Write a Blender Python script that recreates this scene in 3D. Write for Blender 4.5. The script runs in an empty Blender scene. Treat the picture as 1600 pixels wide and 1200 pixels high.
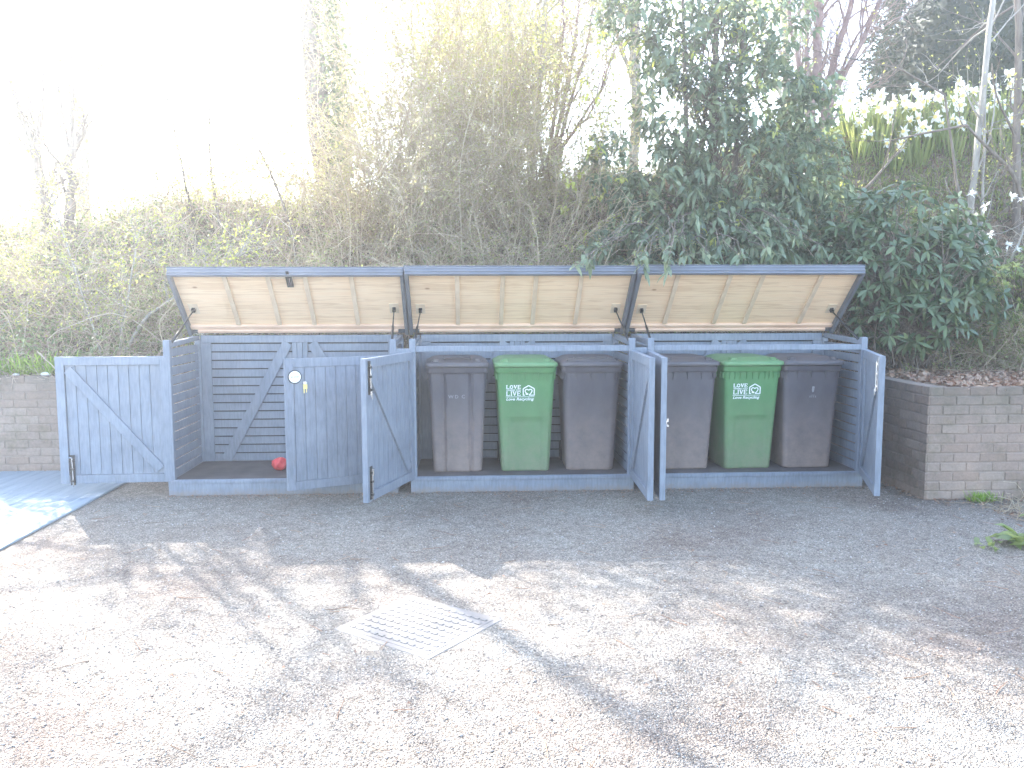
import bpy, math, random
import numpy as np
from mathutils import Vector, Matrix, Euler

rng = np.random.default_rng(7)
random.seed(7)
PI = math.pi
SC = bpy.context.scene
COL = SC.collection

# ------------------------------------------------------------------ camera, world, sun, exposure
cam_d = bpy.data.cameras.new('camera')
cam = bpy.data.objects.new('camera', cam_d); COL.objects.link(cam)
cam_d.sensor_width = 36.0
cam_d.lens = 36.0 * 1299.0 / 1600.0
cam_d.clip_start = 0.05; cam_d.clip_end = 2000
def cam_axes(yaw, pit, rol):
    f = Vector((math.sin(yaw)*math.cos(pit), math.cos(yaw)*math.cos(pit), math.sin(pit)))
    r = Vector((math.cos(yaw), -math.sin(yaw), 0)); u = r.cross(f)
    return math.cos(rol)*r + math.sin(rol)*u, -math.sin(rol)*r + math.cos(rol)*u, f
_r, _u, _f = cam_axes(0.052, -0.100, -0.002)
cam.matrix_world = Matrix(((_r.x, _u.x, -_f.x, 2.70), (_r.y, _u.y, -_f.y, -7.49), (_r.z, _u.z, -_f.z, 1.745), (0, 0, 0, 1)))
SC.camera = cam

SUN_DIR = Vector((-0.915, 1.467, 1.26)).normalized()      # towards the sun
elev = math.asin(SUN_DIR.z); azim = math.atan2(SUN_DIR.x, SUN_DIR.y)
world = bpy.data.worlds.new('World'); SC.world = world; world.use_nodes = True
wn = world.node_tree.nodes; wl = world.node_tree.links
sky = wn.new('ShaderNodeTexSky'); sky.sky_type = 'NISHITA'; sky.sun_disc = False
sky.sun_elevation = elev; sky.sun_rotation = azim
sky.dust_density = 1.2; sky.air_density = 1.0; sky.ozone_density = 1.0
wn['Background'].inputs['Strength'].default_value = 0.145
wl.new(sky.outputs[0], wn['Background'].inputs['Color'])
sun_d = bpy.data.lights.new('sun', 'SUN'); sun_d.energy = 3.1; sun_d.angle = math.radians(0.5)
sun_d.color = (1.0, 0.98, 0.955)
sun = bpy.data.objects.new('sun', sun_d); COL.objects.link(sun)
sun.rotation_euler = SUN_DIR.to_track_quat('Z', 'Y').to_euler()
SC.view_settings.view_transform = 'Standard'; SC.view_settings.look = 'None'
SC.view_settings.gamma = 1; SC.view_settings.exposure = 3.08
SC.render.engine = 'CYCLES'
FLARE_HAZE = 0.0070
SC.cycles.max_bounces = 7; SC.cycles.volume_bounces = 1; SC.cycles.transparent_max_bounces = 8

# ------------------------------------------------------------------ materials
def new_mat(name):
    m = bpy.data.materials.new(name); m.use_nodes = True
    nt = m.node_tree
    return m, nt, nt.nodes['Principled BSDF'], nt.links
def ramp(nt, stops):
    r = nt.nodes.new('ShaderNodeValToRGB'); e = r.color_ramp.elements
    while len(e) < len(stops): e.new(0.5)
    for i, (p, c) in enumerate(stops):
        e[i].position = p; e[i].color = (*c, 1)
    return r
def noise(nt, scale, detail=4, coord='Object', stretch=None, rough=0.55):
    tc = nt.nodes.new('ShaderNodeTexCoord'); n = nt.nodes.new('ShaderNodeTexNoise')
    n.inputs['Scale'].default_value = scale; n.inputs['Detail'].default_value = detail
    n.inputs['Roughness'].default_value = rough
    if stretch:
        mp = nt.nodes.new('ShaderNodeMapping'); mp.inputs['Scale'].default_value = stretch
        nt.links.new(tc.outputs[coord], mp.inputs[0]); nt.links.new(mp.outputs[0], n.inputs['Vector'])
    else:
        nt.links.new(tc.outputs[coord], n.inputs['Vector'])
    return n
def bump(nt, b, src, strength, dist=0.01):
    bp = nt.nodes.new('ShaderNodeBump'); bp.inputs['Strength'].default_value = strength
    bp.inputs['Distance'].default_value = dist
    nt.links.new(src, bp.inputs['Height']); nt.links.new(bp.outputs[0], b.inputs['Normal'])
    return bp
def mixc(nt, fac, a, b, mode='MIX'):
    m = nt.nodes.new('ShaderNodeMix'); m.data_type = 'RGBA'; m.blend_type = mode
    for s, v in ((0, fac), (6, a), (7, b)):
        if hasattr(v, 'links'): nt.links.new(v, m.inputs[s])
        else: m.inputs[s].default_value = v if s == 0 else (*v, 1)
    return m.outputs[2]
def simple(name, c1, c2, scale=6, rough=0.6, stretch=None, bstr=0.15, metallic=0.0, bscale=None, spec=0.5):
    m, nt, b, L = new_mat(name)
    n = noise(nt, scale, 5, stretch=stretch)
    r = ramp(nt, [(0.3, c1), (0.7, c2)]); L.new(n.outputs['Fac'], r.inputs[0]); L.new(r.outputs[0], b.inputs['Base Color'])
    b.inputs['Roughness'].default_value = rough; b.inputs['Metallic'].default_value = metallic
    b.inputs['Specular IOR Level'].default_value = spec
    n2 = noise(nt, bscale or scale*6, 3, stretch=stretch)
    bump(nt, b, n2.outputs['Fac'], bstr, 0.004)
    return m
def leaf_mat(name, cols, rough=0.45, trans=0.35, spec=0.5):
    """per-leaf colour variation, part of the light passes through the leaf"""
    m, nt, b, L = new_mat(name)
    g = nt.nodes.new('ShaderNodeNewGeometry')
    r = ramp(nt, [(i/(len(cols)-1), c) for i, c in enumerate(cols)])
    L.new(g.outputs['Random Per Island'], r.inputs[0]); L.new(r.outputs[0], b.inputs['Base Color'])
    b.inputs['Roughness'].default_value = rough; b.inputs['Specular IOR Level'].default_value = spec
    t = nt.nodes.new('ShaderNodeBsdfTranslucent')
    hs = nt.nodes.new('ShaderNodeHueSaturation'); hs.inputs['Hue'].default_value = 0.485
    hs.inputs['Saturation'].default_value = 1.15; hs.inputs['Value'].default_value = 1.6
    L.new(r.outputs[0], hs.inputs['Color']); L.new(hs.outputs[0], t.inputs['Color'])
    mx = nt.nodes.new('ShaderNodeMixShader'); mx.inputs[0].default_value = trans
    L.new(b.outputs[0], mx.inputs[1]); L.new(t.outputs[0], mx.inputs[2])
    L.new(mx.outputs[0], nt.nodes['Material Output'].inputs['Surface'])
    return m

def paint_mat():
    m, nt, b, L = new_mat('grey_blue_paint')
    n = noise(nt, 5, 6, stretch=(1, 1, 1)); n2 = noise(nt, 60, 3, stretch=(1, 1, .15))
    r = ramp(nt, [(0.3, (.175, .202, .245)), (0.7, (.235, .265, .312))]); L.new(n.outputs['Fac'], r.inputs[0])
    r2 = ramp(nt, [(0.35, (.82, .82, .82)), (0.6, (1, 1, 1))]); L.new(n2.outputs['Fac'], r2.inputs[0])
    L.new(mixc(nt, 1.0, r.outputs[0], r2.outputs[0], 'MULTIPLY'), b.inputs['Base Color'])
    b.inputs['Roughness'].default_value = 0.55
    bump(nt, b, n2.outputs['Fac'], 0.25, 0.003)
    return m
def ply_mat():
    m, nt, b, L = new_mat('plywood')
    n = noise(nt, 2.2, 4, stretch=(.35, 8, 8))
    mm = nt.nodes.new('ShaderNodeMath'); mm.operation = 'MULTIPLY'; mm.inputs[1].default_value = 9.0
    fr = nt.nodes.new('ShaderNodeMath'); fr.operation = 'PINGPONG'; fr.inputs[1].default_value = 1.0
    L.new(n.outputs['Fac'], mm.inputs[0]); L.new(mm.outputs[0], fr.inputs[0])
    r = ramp(nt, [(0.0, (.84, .60, .39)), (0.55, (.87, .66, .45)), (1.0, (.72, .49, .30))]); L.new(fr.outputs[0], r.inputs[0])
    # knots
    tc = nt.nodes.new('ShaderNodeTexCoord'); mp = nt.nodes.new('ShaderNodeMapping'); mp.inputs['Scale'].default_value = (2.6, 5.0, 3)
    v = nt.nodes.new('ShaderNodeTexVoronoi'); v.inputs['Scale'].default_value = 1.0
    L.new(tc.outputs['Object'], mp.inputs[0]); L.new(mp.outputs[0], v.inputs['Vector'])
    rk = ramp(nt, [(0.04, (.45, .28, .16)), (0.085, (1, 1, 1))]); L.new(v.outputs['Distance'], rk.inputs[0])
    L.new(mixc(nt, 0.8, r.outputs[0], rk.outputs[0], 'MULTIPLY'), b.inputs['Base Color'])
    b.inputs['Roughness'].default_value = 0.7
    return m
def bin_mat(name, base, light, dust, dustamt):
    m, nt, b, L = new_mat(name)
    n = noise(nt, 3.0, 6, stretch=(1, 1, .5), rough=.65)
    r = ramp(nt, [(0.3, base), (0.75, light)]); L.new(n.outputs['Fac'], r.inputs[0])
    tc = nt.nodes.new('ShaderNodeTexCoord'); sx = nt.nodes.new('ShaderNodeSeparateXYZ'); L.new(tc.outputs['Object'], sx.inputs[0])
    mr = nt.nodes.new('ShaderNodeMapRange'); mr.inputs[1].default_value = 0.75; mr.inputs[2].default_value = 0.0
    mr.inputs[3].default_value = 0.0; mr.inputs[4].default_value = 1.0
    L.new(sx.outputs['Z'], mr.inputs[0])
    n2 = noise(nt, 9, 6, rough=.7)
    mu = nt.nodes.new('ShaderNodeMath'); mu.operation = 'MULTIPLY'; L.new(mr.outputs[0], mu.inputs[0]); L.new(n2.outputs['Fac'], mu.inputs[1])
    m2 = nt.nodes.new('ShaderNodeMath'); m2.operation = 'MULTIPLY'; m2.inputs[1].default_value = dustamt; m2.use_clamp = True; L.new(mu.outputs[0], m2.inputs[0])
    L.new(mixc(nt, m2.outputs[0], r.outputs[0], dust), b.inputs['Base Color'])
    b.inputs['Roughness'].default_value = 0.5
    n3 = noise(nt, 350, 2); bump(nt, b, n3.outputs['Fac'], 0.2, 0.001)
    return m
def brick_mat(name, mort=False):
    m, nt, b, L = new_mat(name)
    n = noise(nt, 1.3, 5); n2 = noise(nt, 40, 5, rough=.7)
    if mort:
        r = ramp(nt, [(0.3, (.25, .19, .155)), (0.7, (.31, .25, .205))]); L.new(n2.outputs['Fac'], r.inputs[0]); c = r.outputs[0]
    else:
        g = nt.nodes.new('ShaderNodeNewGeometry')
        r = ramp(nt, [(0.0, (.28, .205, .16)), (0.5, (.305, .23, .185)), (1.0, (.33, .255, .205))]); L.new(g.outputs['Random Per Island'], r.inputs[0])
        r3 = ramp(nt, [(0.3, (.78, .78, .78)), (0.7, (1.05, 1.05, 1.05))]); L.new(n2.outputs['Fac'], r3.inputs[0])
        c = mixc(nt, 1.0, r.outputs[0], r3.outputs[0], 'MULTIPLY')
    # large pale and mossy stains
    rs = ramp(nt, [(0.30, (.62, .66, .55)), (0.48, (1, 1, 1)), (0.68, (1.22, 1.16, 1.12))]); ns2 = noise(nt, 2.4, 7, rough=.7); L.new(ns2.outputs['Fac'], rs.inputs[0])
    c = mixc(nt, 1.0, c, rs.outputs[0], 'MULTIPLY')
    # dark weathering running down from the top
    tc = nt.nodes.new('ShaderNodeTexCoord'); sx = nt.nodes.new('ShaderNodeSeparateXYZ'); L.new(tc.outputs['Object'], sx.inputs[0])
    mr = nt.nodes.new('ShaderNodeMapRange'); mr.inputs[1].default_value = 0.6; mr.inputs[2].default_value = 1.05
    L.new(sx.outputs['Z'], mr.inputs[0])
    ns = noise(nt, 5, 4, stretch=(1, 1, .12))
    mu = nt.nodes.new('ShaderNodeMath'); mu.operation = 'MULTIPLY'; L.new(mr.outputs[0], mu.inputs[0]); L.new(ns.outputs['Fac'], mu.inputs[1])
    L.new(mixc(nt, mu.outputs[0], c, (.10, .095, .08)), b.inputs['Base Color'])
    b.inputs['Roughness'].default_value = 0.95; b.inputs['Specular IOR Level'].default_value = 0.2
    bump(nt, b, n2.outputs['Fac'], 0.6, 0.006)
    return m
def ground_mat():
    m, nt, b, L = new_mat('gravel_ground')
    big = noise(nt, 0.75, 6, rough=.6)
    r = ramp(nt, [(0.30, (.25, .20, .165)), (0.45, (.305, .27, .228)), (0.62, (.345, .32, .275)), (0.8, (.42, .40, .355))])
    L.new(big.outputs['Fac'], r.inputs[0])
    tc = nt.nodes.new('ShaderNodeTexCoord')
    v = nt.nodes.new('ShaderNodeTexVoronoi'); v.inputs['Scale'].default_value = 125; L.new(tc.outputs['Object'], v.inputs['Vector'])
    sp = nt.nodes.new('ShaderNodeSeparateColor'); L.new(v.outputs['Color'], sp.inputs[0])
    rc = ramp(nt, [(0.0, (.42, .38, .36)), (0.35, (.82, .79, .78)), (0.75, (1.0, .98, .96)), (1.0, (1.55, 1.5, 1.45))]); L.new(sp.outputs[0], rc.inputs[0])
    c = mixc(nt, 1.0, r.outputs[0], rc.outputs[0], 'MULTIPLY')
    mid = noise(nt, 9, 6, rough=.75)
    rm = ramp(nt, [(0.35, (.74, .72, .70)), (0.6, (1.05, 1.05, 1.05))]); L.new(mid.outputs['Fac'], rm.inputs[0])
    L.new(mixc(nt, 1.0, c, rm.outputs[0], 'MULTIPLY'), b.inputs['Base Color'])
    b.inputs['Roughness'].default_value = 0.95; b.inputs['Specular IOR Level'].default_value = 0.2
    b1 = bump(nt, b, v.outputs['Distance'], 0.9, 0.012); b1.invert = True
    b2 = nt.nodes.new('ShaderNodeBump'); b2.inputs['Strength'].default_value = .6; b2.inputs['Distance'].default_value = .05
    L.new(mid.outputs['Fac'], b2.inputs['Height']); L.new(b2.outputs[0], b1.inputs['Normal'])
    return m

M = {}
M['paint'] = paint_mat()
M['roof'] = simple('dark_grey_paint', (.085, .095, .12), (.12, .135, .165), 4, 0.5)
M['ply'] = ply_mat()
def plinth_mat():
    m = M['paint'].copy(); m.name = 'mud_splashed_paint'; nt = m.node_tree; L = nt.links; b = nt.nodes['Principled BSDF']
    src = b.inputs['Base Color'].links[0].from_socket
    tc = nt.nodes.new('ShaderNodeTexCoord'); sx = nt.nodes.new('ShaderNodeSeparateXYZ'); L.new(tc.outputs['Object'], sx.inputs[0])
    n = noise(nt, 14, 6, rough=.75); ad = nt.nodes.new('ShaderNodeMath'); ad.operation = 'MULTIPLY_ADD'; ad.inputs[1].default_value = .16; ad.inputs[2].default_value = -.035
    L.new(n.outputs['Fac'], ad.inputs[0]); sb = nt.nodes.new('ShaderNodeMath'); sb.operation = 'SUBTRACT'; L.new(ad.outputs[0], sb.inputs[0]); L.new(sx.outputs['Z'], sb.inputs[1])
    mr = nt.nodes.new('ShaderNodeMapRange'); mr.inputs[1].default_value = -.02; mr.inputs[2].default_value = .05; mr.inputs[4].default_value = .7; L.new(sb.outputs[0], mr.inputs[0])
    L.new(mixc(nt, mr.outputs[0], src, (.22, .17, .13)), b.inputs['Base Color'])
    return m
M['plinth'] = plinth_mat()
M['lidpaint'] = simple('dark_grey_blue_lid_paint', (.115, .125, .145), (.15, .162, .182), 5, 0.5)
M['pine'] = simple('raw_pine', (.60, .45, .31), (.72, .57, .41), 3, 0.7, stretch=(3, 3, 3))
M['redpine'] = simple('reddish_pine', (.60, .40, .28), (.74, .53, .39), 3, 0.7)
M['floor'] = simple('dark_floor_ply', (.060, .052, .052), (.11, .095, .09), 5, 0.7)
M['black'] = simple('black_metal', (.015, .015, .016), (.03, .03, .03), 8, 0.4, metallic=.3)
M['steel'] = simple('bright_steel', (.55, .56, .58), (.7, .7, .72), 12, 0.25, metallic=1.0)
M['white'] = simple('white_print', (.75, .77, .77), (.85, .86, .85), 6, 0.5)
M['greyprint'] = simple('worn_grey_print', (.22, .22, .23), (.34, .34, .35), 60, 0.6)
M['rubber_and_gap_shade'] = simple('rubber_and_gap_shade', (.015, .015, .015), (.025, .025, .025), 8, 0.8)
M['binblack'] = bin_mat('faded_black_plastic', (.060, .055, .064), (.120, .110, .122), (.30, .225, .19), 1.5)
M['bingreen'] = bin_mat('green_plastic', (.060, .185, .062), (.105, .265, .10), (.27, .25, .18), 1.1)
M['greenlid'] = bin_mat('green_lid_plastic', (.10, .23, .095), (.17, .31, .145), (.27, .25, .18), 0.0)
M['blacklid'] = bin_mat('black_lid_plastic', (.075, .067, .075), (.13, .12, .125), (.27, .25, .18), 0.0)
M['red'] = simple('red_plastic', (.55, .03, .04), (.75, .07, .07), 20, 0.35)
M['brick'] = brick_mat('weathered_brick'); M['mortar'] = brick_mat('old_mortar', True)
M['ground'] = ground_mat()
M['deck'] = simple('grey_blue_decking', (.23, .29, .34), (.36, .42, .46), 3, 0.6, stretch=(6, .6, 1))
M['iron'] = simple('worn_cover', (.22, .195, .17), (.31, .28, .25), 5, 0.95, bstr=.4, spec=.08)
M['soil'] = simple('leaf_litter_soil', (.10, .072, .05), (.25, .19, .13), 9, 0.95, bstr=1.0, bscale=30, spec=.1)
M['grass_ground'] = simple('turf', (.13, .17, .04), (.24, .29, .08), 14, 0.95, bstr=1.0, bscale=70, spec=.1)
M['bark'] = simple('grey_brown_bark', (.13, .10, .078), (.27, .225, .18), 9, 0.9, stretch=(3, 3, .5), bstr=.9, spec=.2)
M['palebark'] = simple('pale_grey_bark', (.26, .235, .20), (.42, .39, .34), 9, 0.85, stretch=(2, 2, .6), bstr=.6, spec=.2)
M['pinkbark'] = simple('pinkish_bark', (.25, .155, .14), (.40, .28, .25), 9, 0.8, bstr=.5, spec=.2)
M['twig'] = leaf_mat('tan_twigs', [(.46, .37, .25), (.56, .48, .34), (.34, .25, .17), (.62, .56, .43)], .8, .25, .15)
M['drytwig'] = leaf_mat('dry_bramble_canes', [(.34, .23, .18), (.52, .40, .31), (.46, .38, .27), (.60, .53, .42)], .8, .15, .15)
M['laurel'] = leaf_mat('dark_glossy_leaves', [(.11, .15, .09), (.19, .235, .14), (.14, .19, .11), (.27, .31, .17), (.16, .20, .13)], .42, .3)
M['rhodo'] = leaf_mat('rhododendron_leaves', [(.075, .115, .06), (.12, .165, .08), (.095, .14, .075), (.17, .21, .09)], .35, .2)
M['yellowleaf'] = leaf_mat('young_yellow_green_leaves', [(.28, .30, .09), (.42, .44, .14), (.36, .40, .10), (.55, .55, .25)], .6, .5, .2)
M['twigleaf'] = leaf_mat('tan_green_leaves', [(.30, .30, .13), (.42, .38, .20), (.36, .36, .16), (.50, .44, .26)], .6, .4, .2)
M['midleaf'] = leaf_mat('mixed_undergrowth_leaves', [(.13, .18, .07), (.22, .27, .10), (.30, .34, .13), (.17, .21, .09)], .5, .4)
M['ivy'] = leaf_mat('ivy_leaves', [(.08, .13, .05), (.16, .22, .08), (.30, .34, .14), (.12, .16, .07)], .4, .3)
M['litter'] = leaf_mat('fallen_brown_leaves', [(.24, .13, .085), (.33, .21, .14), (.40, .30, .22), (.17, .11, .08)], .8, .1, .15)
M['blade'] = leaf_mat('fresh_green_blades', [(.12, .24, .03), (.20, .34, .05), (.28, .40, .08)], .45, .45)
M['turfblade'] = leaf_mat('pale_turf_blades', [(.17, .22, .07), (.26, .30, .11), (.34, .36, .15)], .6, .4, .2)
M['petal'] = leaf_mat('white_petals', [(.80, .80, .72), (.86, .86, .82)], .6, .4, .2)
M['cup'] = leaf_mat('pale_yellow_cup', [(.80, .68, .25), (.85, .75, .35)], .6, .3, .2)
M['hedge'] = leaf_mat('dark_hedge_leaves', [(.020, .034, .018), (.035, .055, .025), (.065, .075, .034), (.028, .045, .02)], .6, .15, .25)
M['stone'] = simple('pebble_stone', (.30, .27, .25), (.60, .57, .54), 30, 0.9, spec=.2)
M['palestone'] = simple('pale_limestone', (.55, .54, .50), (.70, .69, .66), 9, 0.9, bstr=.5, spec=.2)
def pebble_mat():
    return leaf_mat('gravel_stones', [(.17, .14, .125), (.27, .235, .21), (.37, .34, .31), (.60, .57, .53)], .9, 0.0, .2)
M['pebble'] = pebble_mat()

# ------------------------------------------------------------------ mesh helpers
def link(name, me, parent=None):
    o = bpy.data.objects.new(name, me); COL.objects.link(o)
    if parent is not None: o.parent = parent
    return o
def tag(o, label=None, cat=None, group=None, kind=None):
    if label: o['label'] = label
    if cat: o['category'] = cat
    if group: o['group'] = group
    if kind: o['kind'] = kind
    return o
def empty(name, loc, rz=0.0):
    o = bpy.data.objects.new(name, None); COL.objects.link(o)
    o.location = loc; o.rotation_euler = (0, 0, rz); o.empty_display_size = 0.1
    return o
def np_mesh(name, V, F, mats, smooth=False, midx=None):
    """V (n,3); F: list of int arrays (m,k)"""
    me = bpy.data.meshes.new(name)
    V = np.asarray(V, np.float32)
    F = [np.asarray(f, np.int32) for f in F if len(f)]
    nl = sum(f.size for f in F); nf = sum(len(f) for f in F)
    me.vertices.add(len(V)); me.vertices.foreach_set('co', V.ravel())
    me.loops.add(nl); me.loops.foreach_set('vertex_index', np.concatenate([f.ravel() for f in F]))
    tot = np.concatenate([np.full(len(f), f.shape[1], np.int32) for f in F])
    me.polygons.add(nf); me.polygons.foreach_set('loop_start', np.concatenate([[0], np.cumsum(tot)[:-1]]).astype(np.int32))
    me.polygons.foreach_set('loop_total', tot)
    if smooth: me.polygons.foreach_set('use_smooth', np.ones(nf, bool))
    if midx is not None: me.polygons.foreach_set('material_index', np.asarray(midx, np.int32))
    me.update(calc_edges=True); me.validate()
    for m in mats: me.materials.append(m)
    return me
class MB:
    def __init__(s): s.v = []; s.f = []; s.m = []
    def add(s, vs, fs, mi=0):
        n = len(s.v); s.v += [tuple(v) for v in vs]; s.f += [tuple(i+n for i in f) for f in fs]; s.m += [mi]*len(fs)
    def box(s, x0, x1, y0, y1, z0, z1, mi=0):
        s.add([(x0,y0,z0),(x1,y0,z0),(x1,y1,z0),(x0,y1,z0),(x0,y0,z1),(x1,y0,z1),(x1,y1,z1),(x0,y1,z1)],
              [(0,3,2,1),(4,5,6,7),(0,1,5,4),(1,2,6,5),(2,3,7,6),(3,0,4,7)], mi)
        return s
    def hexa(s, P, mi=0):      # 8 corners: bottom 4, top 4
        s.add(P, [(0,3,2,1),(4,5,6,7),(0,1,5,4),(1,2,6,5),(2,3,7,6),(3,0,4,7)], mi); return s
    def bar(s, a, b, w, d, up=(0,0,1), mi=0):
        a = Vector(a); b = Vector(b); t = (b-a).normalized(); x = t.cross(Vector(up))
        if x.length < 1e-4: x = t.cross(Vector((1,0,0)))
        x.normalize(); y = x.cross(t)
        P = []
        for c in (a, b):
            for i, j in ((-1,-1),(1,-1),(1,1),(-1,1)): P.append(c + x*i*w/2 + y*j*d/2)
        return s.hexa(P, mi)
    def tube(s, pts, rs, n=8, cap=True, mi=0):
        pts = [Vector(p) for p in pts]
        if not hasattr(rs, '__len__'): rs = [rs]*len(pts)
        base = len(s.v); px = None
        for i, p in enumerate(pts):
            t = (pts[min(i+1, len(pts)-1)] - pts[max(i-1, 0)]).normalized()
            if px is None:
                px = t.cross(Vector((0, 0, 1)))
                if px.length < 0.1: px = t.cross(Vector((0, 1, 0)))
            px = (px - t*px.dot(t)).normalized(); py = t.cross(px)
            for k in range(n):
                a = 2*PI*k/n; s.v.append(tuple(p + (px*math.cos(a) + py*math.sin(a))*rs[i]))
        for i in range(len(pts)-1):
            for k in range(n):
                s.f.append((base+i*n+k, base+i*n+(k+1)%n, base+(i+1)*n+(k+1)%n, base+(i+1)*n+k)); s.m.append(mi)
        if cap:
            s.f.append(tuple(base+k for k in range(n))[::-1]); s.m.append(mi)
            s.f.append(tuple(base+(len(pts)-1)*n+k for k in range(n))); s.m.append(mi)
        return s
    def build(s, name, mats, parent=None, smooth=False, bevel=0.0):
        if not isinstance(mats, (list, tuple)): mats = [mats]
        me = bpy.data.meshes.new(name); me.from_pydata(s.v, [], s.f); me.validate()
        for m in mats: me.materials.append(m)
        if len(mats) > 1: me.polygons.foreach_set('material_index', s.m)
        if smooth: me.polygons.foreach_set('use_smooth', [True]*len(me.polygons))
        me.update()
        o = link(name, me, parent)
        if bevel:
            b = o.modifiers.new('bevel', 'BEVEL'); b.width = bevel; b.segments = 1; b.limit_method = 'ANGLE'
        return o

# ------------------------------------------------------------------ numpy plant helpers
def unit(a): return a / np.maximum(np.linalg.norm(a, axis=-1, keepdims=True), 1e-9)
def tube_batch(P, R, sides=3):
    P = np.asarray(P, float); N, K, _ = P.shape
    T = np.empty_like(P); T[:, 1:-1] = P[:, 2:] - P[:, :-2]; T[:, 0] = P[:, 1]-P[:, 0]; T[:, -1] = P[:, -1]-P[:, -2]
    T = unit(T); ref = np.array([.31, .52, .79]); X = unit(np.cross(T, ref)); Y = np.cross(T, X)
    a = np.arange(sides)*2*PI/sides
    V = P[:, :, None, :] + R[:, :, None, None]*(X[:, :, None, :]*np.cos(a)[None, None, :, None] + Y[:, :, None, :]*np.sin(a)[None, None, :, None])
    idx = np.arange(N*K*sides).reshape(N, K, sides); nx = np.roll(idx, -1, axis=2)
    F = np.stack([idx[:, :-1], nx[:, :-1], nx[:, 1:], idx[:, 1:]], -1).reshape(-1, 4)
    return V.reshape(-1, 3), F
class PB:      # collects numpy pieces into one mesh
    def __init__(s): s.V = []; s.F = {3: [], 4: []}; s.n = 0
    def add(s, V, F):
        F = np.asarray(F); s.V.append(V); s.F[F.shape[1]].append(F + s.n); s.n += len(V); return s
    def tubes(s, P, R, sides=3): return s.add(*tube_batch(P, R, sides))
    def build(s, name, mats, parent=None, smooth=False):
        if not isinstance(mats, (list, tuple)): mats = [mats]
        F = [np.concatenate(f) for f in s.F.values() if f]
        return link(name, np_mesh(name, np.concatenate(s.V), F, mats, smooth), parent)
def leaves(pb, P, D, L, W, droop=0.25, fold=0.25, detail=True):
    """P base points, D directions, L lengths, W widths. folded, bent leaves"""
    n = len(P)
    if n == 0: return
    D = unit(D); ref = unit(rng.normal(size=(n, 3))*.45 + np.array([0, 0, 1.0]))
    S = unit(np.cross(D, ref)); N = np.cross(S, D)
    L = np.broadcast_to(L, n)[:, None]; W = np.broadcast_to(W, n)[:, None]
    dn = np.array([0, 0, -1.0])
    if detail:
        m = P + D*L*.42 + dn*L*droop*.12; m2 = P + D*L*.75 + dn*L*droop*.45; t = P + D*L + dn*L*droop
        V = np.stack([P, m + S*W*.5 + N*W*fold, m2 + S*W*.36 + N*W*fold*.8, t, m2 - S*W*.36 + N*W*fold*.8, m - S*W*.5 + N*W*fold, m, m2], 1)
        b = (np.arange(n)*8)[:, None]
        pb.add(V.reshape(-1, 3), np.concatenate([b + np.array([[0, 1, 6, 6]])[:, :3], b + np.array([[0, 6, 5]]), b + np.array([[7, 2, 3]]), b + np.array([[7, 3, 4]])]))
        s = pb.n - n*8
        pb.F[4].append(np.concatenate([b + np.array([[6, 1, 2, 7]]), b + np.array([[5, 6, 7, 4]])]) + s)
    else:
        m = P + D*L*.5; t = P + D*L + dn*L*droop
        V = np.stack([P, m + S*W*.5 + N*W*fold, t, m - S*W*.5 + N*W*fold], 1)
        b = (np.arange(n)*4)[:, None]
        pb.add(V.reshape(-1, 3), np.concatenate([b + np.array([[0, 1, 2]]), b + np.array([[0, 2, 3]])]))
def walk(P0, D0, L, K=6, wob=.25, grav=-.15):
    """random curved polylines"""
    N = len(P0); P = np.zeros((N, K, 3)); P[:, 0] = P0; D = unit(np.asarray(D0, float)); st = (np.broadcast_to(L, N)/(K-1))[:, None]
    for k in range(1, K):
        D = unit(D + rng.normal(size=(N, 3))*wob + np.array([0, 0, grav])); P[:, k] = P[:, k-1] + D*st
    return P
def taper(N, K, r0, r1): return np.broadcast_to(r0, N)[:, None]*np.linspace(1, 0, K)[None] + np.broadcast_to(r1, N)[:, None]*np.linspace(0, 1, K)[None]
def along(P, m):
    """m random points on each polyline with tangents"""
    N, K, _ = P.shape; t = rng.uniform(.15, .999, (N, m))*(K-1); i = np.minimum(t.astype(int), K-2); f = (t-i)[..., None]
    a = np.take_along_axis(P, np.repeat(i[..., None], 3, 2), 1); b = np.take_along_axis(P, np.repeat(i[..., None]+1, 3, 2), 1)
    return (a*(1-f)+b*f).reshape(-1, 3), unit(b-a).reshape(-1, 3)
def children_of(P, m, spread=.8, up=.2):
    q, t = along(P, m); d = unit(t + rng.normal(size=q.shape)*spread + np.array([0, 0, up])); return q, d

# ------------------------------------------------------------------ the setting: ground, bank, decking
def bank_h(X, Y):
    X = np.asarray(X, float); Y = np.asarray(Y, float)
    top = np.interp(X, [-14, -3, -1, 1, 3, 5, 7, 9, 20], [1.5, 1.7, 2.05, 2.1, 2.2, 2.45, 2.95, 3.4, 3.7])
    s = np.clip((Y-1.45)/2.5, 0, 1); s = s*s*(3-2*s)*.6 + s*.4
    h = .96 + top*s + .06*np.maximum(Y-3.95, 0)
    h += (.06*np.sin(X*2.3+Y*1.1) + .05*np.sin(X*5.1-Y*3.7) + .03*np.sin(X*11+Y*7))*np.clip((Y-1.4)*1.5, .12, 1)
    return h
def grid(name, x0, x1, y0, y1, nx, ny, h, mat):
    xs = np.linspace(x0, x1, nx); ys = np.linspace(y0, y1, ny); X, Y = np.meshgrid(xs, ys)
    V = np.stack([X, Y, h(X, Y)], -1).reshape(-1, 3)
    i = np.arange(nx*ny).reshape(ny, nx); F = np.stack([i[:-1, :-1], i[:-1, 1:], i[1:, 1:], i[1:, :-1]], -1).reshape(-1, 4)
    return link(name, np_mesh(name, V, [F], [mat], True))
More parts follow.
